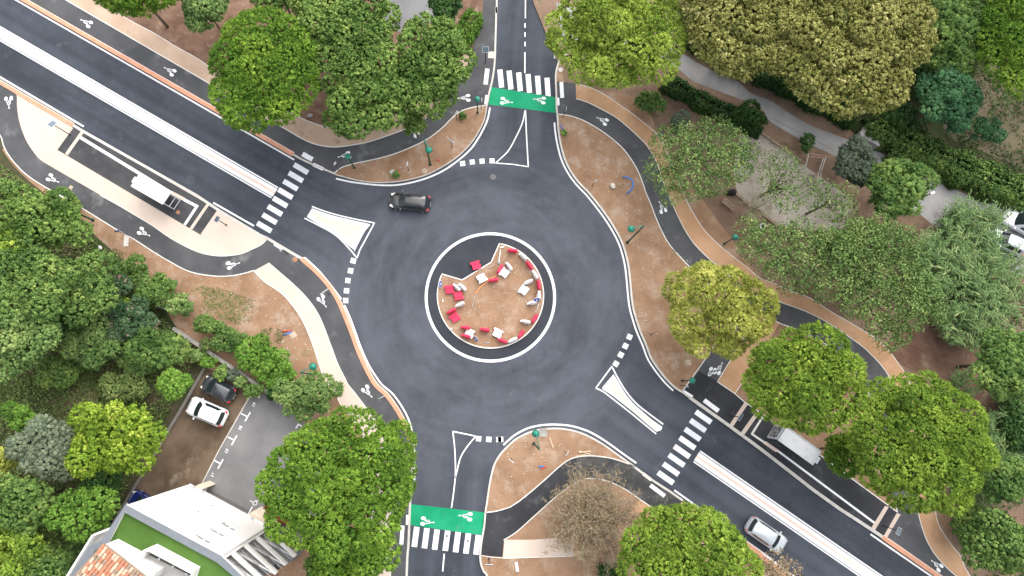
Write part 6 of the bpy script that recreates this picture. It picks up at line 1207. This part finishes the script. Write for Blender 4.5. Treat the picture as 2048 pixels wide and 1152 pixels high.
# hedges: rows of sprays along a line
def hedge(label, pts, w, h, leaf, step=0.33, name='hedge', bl=0.13, dens=16):
    SEED[0] += 1; rng = np.random.default_rng(SEED[0]); P = [g[:2] for g in GP(pts, h)]; b = P[0]; o = thing(name, label, 'hedge', (b[0], b[1], ZV)); C = []; D = []
    for i in range(len(P) - 1):
        d = P[i + 1] - P[i]; L = np.linalg.norm(d); d /= L; n = np.array([-d[1], d[0]])
        for s in np.arange(0, L, step):
            wob = 1 + 0.18 * math.sin(s * 1.7 + i) + rng.normal(0, 0.06)
            for a in np.linspace(-0.35, math.pi + 0.35, int(2 + (w + 2 * h) / step)):
                x = math.copysign(abs(math.cos(a)) ** 0.6, math.cos(a)) * w / 2 * wob; z = max(0.1, abs(math.sin(a)) ** 0.6 * h * (1 if a > 0 and a < math.pi else 0.3)) * (1 + rng.normal(0, 0.06)); p = P[i] + d * (s + rng.normal(0, 0.08)) + n * x
                C.append((p[0] - b[0], p[1] - b[1], z)); D.append((n[0] * math.cos(a), n[1] * math.cos(a), max(0.2, math.sin(a))))
    C = np.array(C); D = unit(np.array(D)); N_ = len(C); off = unit(rng.normal(0, 1, (N_ * dens, 3))) * rng.random((N_ * dens, 1)) ** 0.5 * 0.25
    Tn = np.repeat(np.clip(0.42 + 0.2 * np.sin(C[:, 0] * 1.3) * np.cos(C[:, 1] * 1.1) + rng.normal(0, 0.16, N_), 0, 1), dens)
    quads_mesh('foliage', blades(rng, np.repeat(C, dens, 0) + off, np.repeat(D, dens, 0) + off * 2, bl, 0.6, 0.7), Tn + rng.normal(0, 0.1, N_ * dens), LM[leaf], o)
    m = MB()
    for i in range(len(P) - 1): m.tube([(*(P[i] - b), 0.3), (*(P[i + 1] - b), 0.3)], 0.1, 5)
    m.build('stems', MT['bark'], o)
    return o
hedge('long dark hedge below the lane from the pine to the dark bush', [(1335, 158), (1400, 195), (1455, 222), (1530, 254)], 1.6, 1.3, 'dark')
hedge('tall dark hedge above the lane under the plane tree', [(1385, 60), (1465, 105), (1575, 160), (1655, 200), (1715, 228)], 2.2, 1.5, 'dark')
hedge('wide green hedge along the lane on the right', [(1755, 235), (1800, 275), (1870, 305), (1940, 335), (2010, 365), (2100, 400)], 3.4, 1.8, 'mid'); hedge('bright green clipped hedge beside the top pavement', [(915, 78), (936, 50), (950, 22)], 1.7, 1.3, 'bright')
hedge('second row of the green hedge nearer the lane', [(1730, 248), (1800, 292), (1880, 322), (1960, 358), (2070, 396)], 1.6, 1.0, 'dark')
# reeds
def reeds(label, px, py, rx, ry, n, lean, h=(3.0, 4.8)):
    SEED[0] += 1; rng = np.random.default_rng(SEED[0]); zc = h[1] * 0.75; c = G(px, py, zc); sx = np.linalg.norm(G(px + rx, py, zc) - c); sy = np.linalg.norm(G(px, py + ry, zc) - c); o = thing('reed_clump', label, 'reeds', (c[0], c[1], ZV), 0, 'giant reeds on the right'); m = MB(); Q = []; tn = []
    for i in range(n):
        r = math.sqrt(rng.random()); a = rng.random() * 6.28; b = np.array([r * math.cos(a) * sx * 0.85, r * math.sin(a) * sy * 0.85, 0]); H = rng.uniform(*h); ld = np.array([math.cos(a) * r * 0.9 + lean[0] + rng.normal(0, 0.35), math.sin(a) * r * 0.9 + lean[1] + rng.normal(0, 0.35), 0])
        def pt(t): return b + ld * 1.1 * t ** 1.8 * (H / 4) + np.array([0, 0, H * (t - 0.12 * t ** 3)])
        m.tube([pt(0), pt(0.5), pt(1.0)], [0.03, 0.025, 0.01], 4, False); base_t = rng.uniform(0.1, 0.9); az0 = rng.random() * 6.28
        for k_ in range(15):
            t = 0.38 + 0.62 * k_ / 14; p = pt(t); az = az0 + (k_ % 2) * math.pi + rng.normal(0, 0.35); d = np.array([math.cos(az), math.sin(az), 0.35]) + ld * 0.25; d /= np.linalg.norm(d); side_ = np.cross(d, (0, 0, 1)); side_ /= np.linalg.norm(side_) + 1e-9; L = rng.uniform(0.6, 1.0) * (1.1 - 0.4 * t); wd = 0.05
            q1 = p + d * L * 0.5; q2 = p + d * L + np.array([0, 0, -0.25 * L]); Q.append([p - side_ * wd * 0.5, q1 - side_ * wd, q1 + side_ * wd, p + side_ * wd * 0.5]); Q.append([q1 - side_ * wd, q2, q2 + side_ * 0.004, q1 + side_ * wd]); tn += [base_t + rng.normal(0, 0.08)] * 2
    quads_mesh('leaves', np.array(Q), np.array(tn), LM['reed'], o); m.build('stalks', MT['bark_pale'], o)
reeds('tall reeds in front of the parked cars at the right edge', 1955, 455, 60, 45, 170, (0.1, 0.5)); reeds('reed clump right of the wide airy tree', 1890, 530, 55, 60, 190, (-0.3, 0.2)); reeds('reed clump at the right edge below the parked cars', 2000, 560, 60, 60, 190, (0.2, 0.2)); reeds('reed clump above the dark right edge tree', 1960, 640, 70, 45, 150, (0.1, -0.2)); reeds('reed clump at the right edge beside the large pine', 2015, 890, 50, 60, 150, (0, 0.2), (2.2, 3.6)); reeds('short reed clump just right of the large pine top', 1935, 790, 30, 40, 30, (-0.2, 0.4), (2.0, 3.2)); reeds('reed clump right of the large pine bottom', 1960, 985, 40, 45, 60, (-0.1, -0.3), (2.0, 3.0)); reeds('reed clump at the right edge between tree and pine', 2040, 800, 30, 40, 60, (0, 0), (2.2, 3.4))
# leafless tree at the lower bed and bare branches
def bare_tree(label, px, py, rx, ry, zc, n, leaf_n, mat='bark_pale', leaf='brown', r0=0.16, name='bare_tree'):
    SEED[0] += 1; rng = np.random.default_rng(SEED[0]); c = G(px, py, zc); sx = np.linalg.norm(G(px + rx, py, zc) - c); sy = np.linalg.norm(G(px, py + ry, zc) - c); o = thing(name, label, 'tree', (c[0], c[1], ZV)); m = MB()
    m.tube([(0, 0, -0.1), (0.05, 0, zc * 0.4)], [r0 * 1.2, r0], 8); tips = []
    for i in range(n):
        a = 2.4 * i + rng.normal(0, 0.3); r = ((i + 0.5) / n) ** 0.5; e = np.array([r * math.cos(a) * sx, r * math.sin(a) * sy, zc * (1.15 - 0.45 * r * r) + rng.normal(0, 0.2)]); s0 = np.array([0.05, 0, zc * 0.38]); mid = s0 * 0.5 + e * 0.5 + np.array([0, 0, 0.35]) + rng.normal(0, 0.15, 3); m.tube([s0, mid, e], [r0 * 0.35, r0 * 0.2, 0.012], 4, False)
        for k_ in range(9):
            t = rng.uniform(0.3, 1.0); p = (mid + (e - mid) * (t - 0.5) * 2) if t > 0.5 else (s0 + (mid - s0) * t * 2); q = p + rng.normal(0, 1, 3) * np.array([0.42, 0.42, 0.25]) + np.array([e[0], e[1], 1.2]) * 0.09; m.tube([p, q], [0.016, 0.007], 3, False); tips.append(q)
            for _ in range(3): q2 = q + rng.normal(0, 0.22, 3); m.tube([q, q2], [0.009, 0.005], 3, False); tips.append(q2)
    m.build('trunk', MT[mat], o)
    if leaf_n: T_ = np.array(tips); idx = rng.integers(0, len(T_), leaf_n); P = T_[idx] + rng.normal(0, 0.12, (leaf_n, 3)); quads_mesh('crown', blades(rng, P, np.tile((0, 0, 1.0), (leaf_n, 1)), 0.11, 0.22, 1.0), rng.random(leaf_n), LM[leaf], o)
bare_tree('brown leafless tree over the lower bed path', 1190, 1040, 98, 102, 3.4, 130, 26000)
bare_tree('dead pale branches above the airy tree by the path', 1430, 270, 42, 36, 5.0, 9, 120, r0=0.1); bare_tree('bare forked branches of the tree at the gravel court centre', 1520, 410, 34, 40, 4.5, 12, 500, 'bark_pale', 'airy', 0.16); bare_tree('dead branches among the airy trees near the dark olive', 1690, 470, 40, 28, 5.0, 10, 60, r0=0.08)
# weeds, undergrowth and pebbles, which nobody could count
def inside(P, poly):
    x, y = P[:, 0], P[:, 1]; c = np.zeros(len(P), bool); n = len(poly)
    for i in range(n):
        x1, y1 = poly[i]; x2, y2 = poly[(i + 1) % n]; k_ = ((y1 > y) != (y2 > y)) & (x < (x2 - x1) * (y - y1) / (y2 - y1 + 1e-12) + x1); c ^= k_
    return c
def scatter(rng, pts, dens):
    poly = [g[:2] for g in GP(pts, ZV)]; A = np.array(poly); lo, hi = A.min(0), A.max(0); n = int(dens * np.prod(hi - lo)); P = rng.random((n, 2)) * (hi - lo) + lo; return P[inside(P, poly)]
def lump(P, s, seed): return np.sin(P[:, 0] * s + seed) * np.cos(P[:, 1] * s * 1.1 + seed * 2) + 0.6 * np.sin(P[:, 0] * s * 2.3 + 1.3 * seed) * np.sin(P[:, 1] * s * 2.1)
def ground_cover(name, zones, dens, leaf, hmax, bl, thr=-9, seed=1, asp=0.4):
    rng = np.random.default_rng(seed); P = np.concatenate([scatter(rng, z, dens) for z in zones]); P = P[lump(P, 0.8, seed) + rng.normal(0, 0.45, len(P)) > thr]; n = len(P); hh_ = hmax * np.clip(0.5 + 0.35 * lump(P, 0.6, seed + 3), 0.1, 1)
    Q = np.concatenate([P, (ZV + 0.02 + hh_ * rng.random(n))[:, None]], 1); tn = 0.45 + 0.2 * lump(P, 0.5, seed + 5) + rng.normal(0, 0.15, n)
    o = quads_mesh(name, blades(rng, Q, np.tile((0, 0, 1.0), (n, 1)), bl, asp, 0.8), tn, LM[leaf], None); stuff(o); o['label'] = {'undergrowth': 'green undergrowth covering the woodland floor', 'weeds': 'patches of green weeds on the soil', 'dry_grass': 'dry grass among the left woods', 'garden_cover': 'dark ground cover under the garden trees'}[name]; o['category'] = 'plants'; return o
woods = [(-120, 330), (5, 330), (60, 370), (150, 440), (230, 520), (340, 650), (385, 730), (320, 860), (210, 1060), (150, 1152), (-120, 1250)]
ground_cover('undergrowth', [woods], 90, 'grass', 0.7, 0.14, -0.8, 2); ground_cover('dry_grass', [woods], 40, 'brown', 0.5, 0.15, 0.15, 7, 0.13)
ground_cover('garden_cover', [[(1350, 70), (1700, 260), (2100, 420), (2200, 100), (1900, -80), (1400, -100)], [(1830, 480), (2150, 500), (2150, 1250), (1960, 1180), (1910, 1060), (1990, 820), (1990, 700), (1880, 640), (1800, 600)]], 45, 'dark', 0.7, 0.15, -0.2, 4)
ground_cover('weeds', [[(382, 575), (420, 570), (470, 585), (510, 600), (505, 640), (480, 650), (450, 640), (400, 630)], [(180, 470), (260, 510), (270, 540), (200, 530)], [(520, 660), (545, 655), (540, 675), (522, 675)], [(555, 655), (570, 665), (560, 690), (545, 680)], [(1290, 190), (1330, 190), (1330, 230), (1300, 235)], [(1230, 368), (1248, 368), (1248, 376), (1230, 376)], [(1330, 495), (1352, 500), (1352, 510), (1332, 505)], [(1440, 210), (1600, 300), (1560, 300), (1430, 235)], [(600, 690), (620, 690), (625, 710), (605, 715)]], 110, 'mid', 0.12, 0.10, -0.25, 9, 0.25)
rng = np.random.default_rng(77); PB = np.concatenate([scatter(rng, z, d) for z, d in (([(885, 560), (1000, 490), (1080, 560), (1080, 650), (1000, 690), (890, 650)], 5), ([(1120, 240), (1220, 280), (1300, 400), (1400, 560), (1300, 640), (1370, 760), (1270, 650), (1250, 500)], 2.5), ([(480, 560), (530, 540), (600, 600), (640, 700), (560, 700), (400, 560)], 3.5), ([(1000, 900), (1080, 860), (1200, 900), (1100, 920), (1010, 1010)], 4), ([(700, 345), (850, 330), (970, 230), (900, 330), (800, 358)], 4), ([(540, 650), (610, 650), (625, 740), (560, 700)], 8), ([(230, 440), (400, 560), (460, 570), (300, 520)], 3))])
PB = PB[inside(PB, bed) | (np.hypot(PB[:, 0] - RCX, PB[:, 1] - RCY) > RR)]; m = MB()
for x, y in PB:
    s = 0.012 + 0.05 * rng.random() ** 4; m.V += [(x - s, y - s * .7, ZV + .02), (x + s, y - s, ZV + .02), (x + s * .8, y + s, ZV + .02), (x - s, y + s * .8, ZV + .02), (x, y, ZV + .02 + s)]; b_ = len(m.V) - 5; m.F += [[b_, b_ + 1, b_ + 4], [b_ + 1, b_ + 2, b_ + 4], [b_ + 2, b_ + 3, b_ + 4], [b_ + 3, b_, b_ + 4]]
o = m.build('pebbles', MT['stone']); stuff(o); o['label'] = 'pale pebbles scattered over the bare soil'; o['category'] = 'pebbles'

print('foliage triangles', TRI[0])
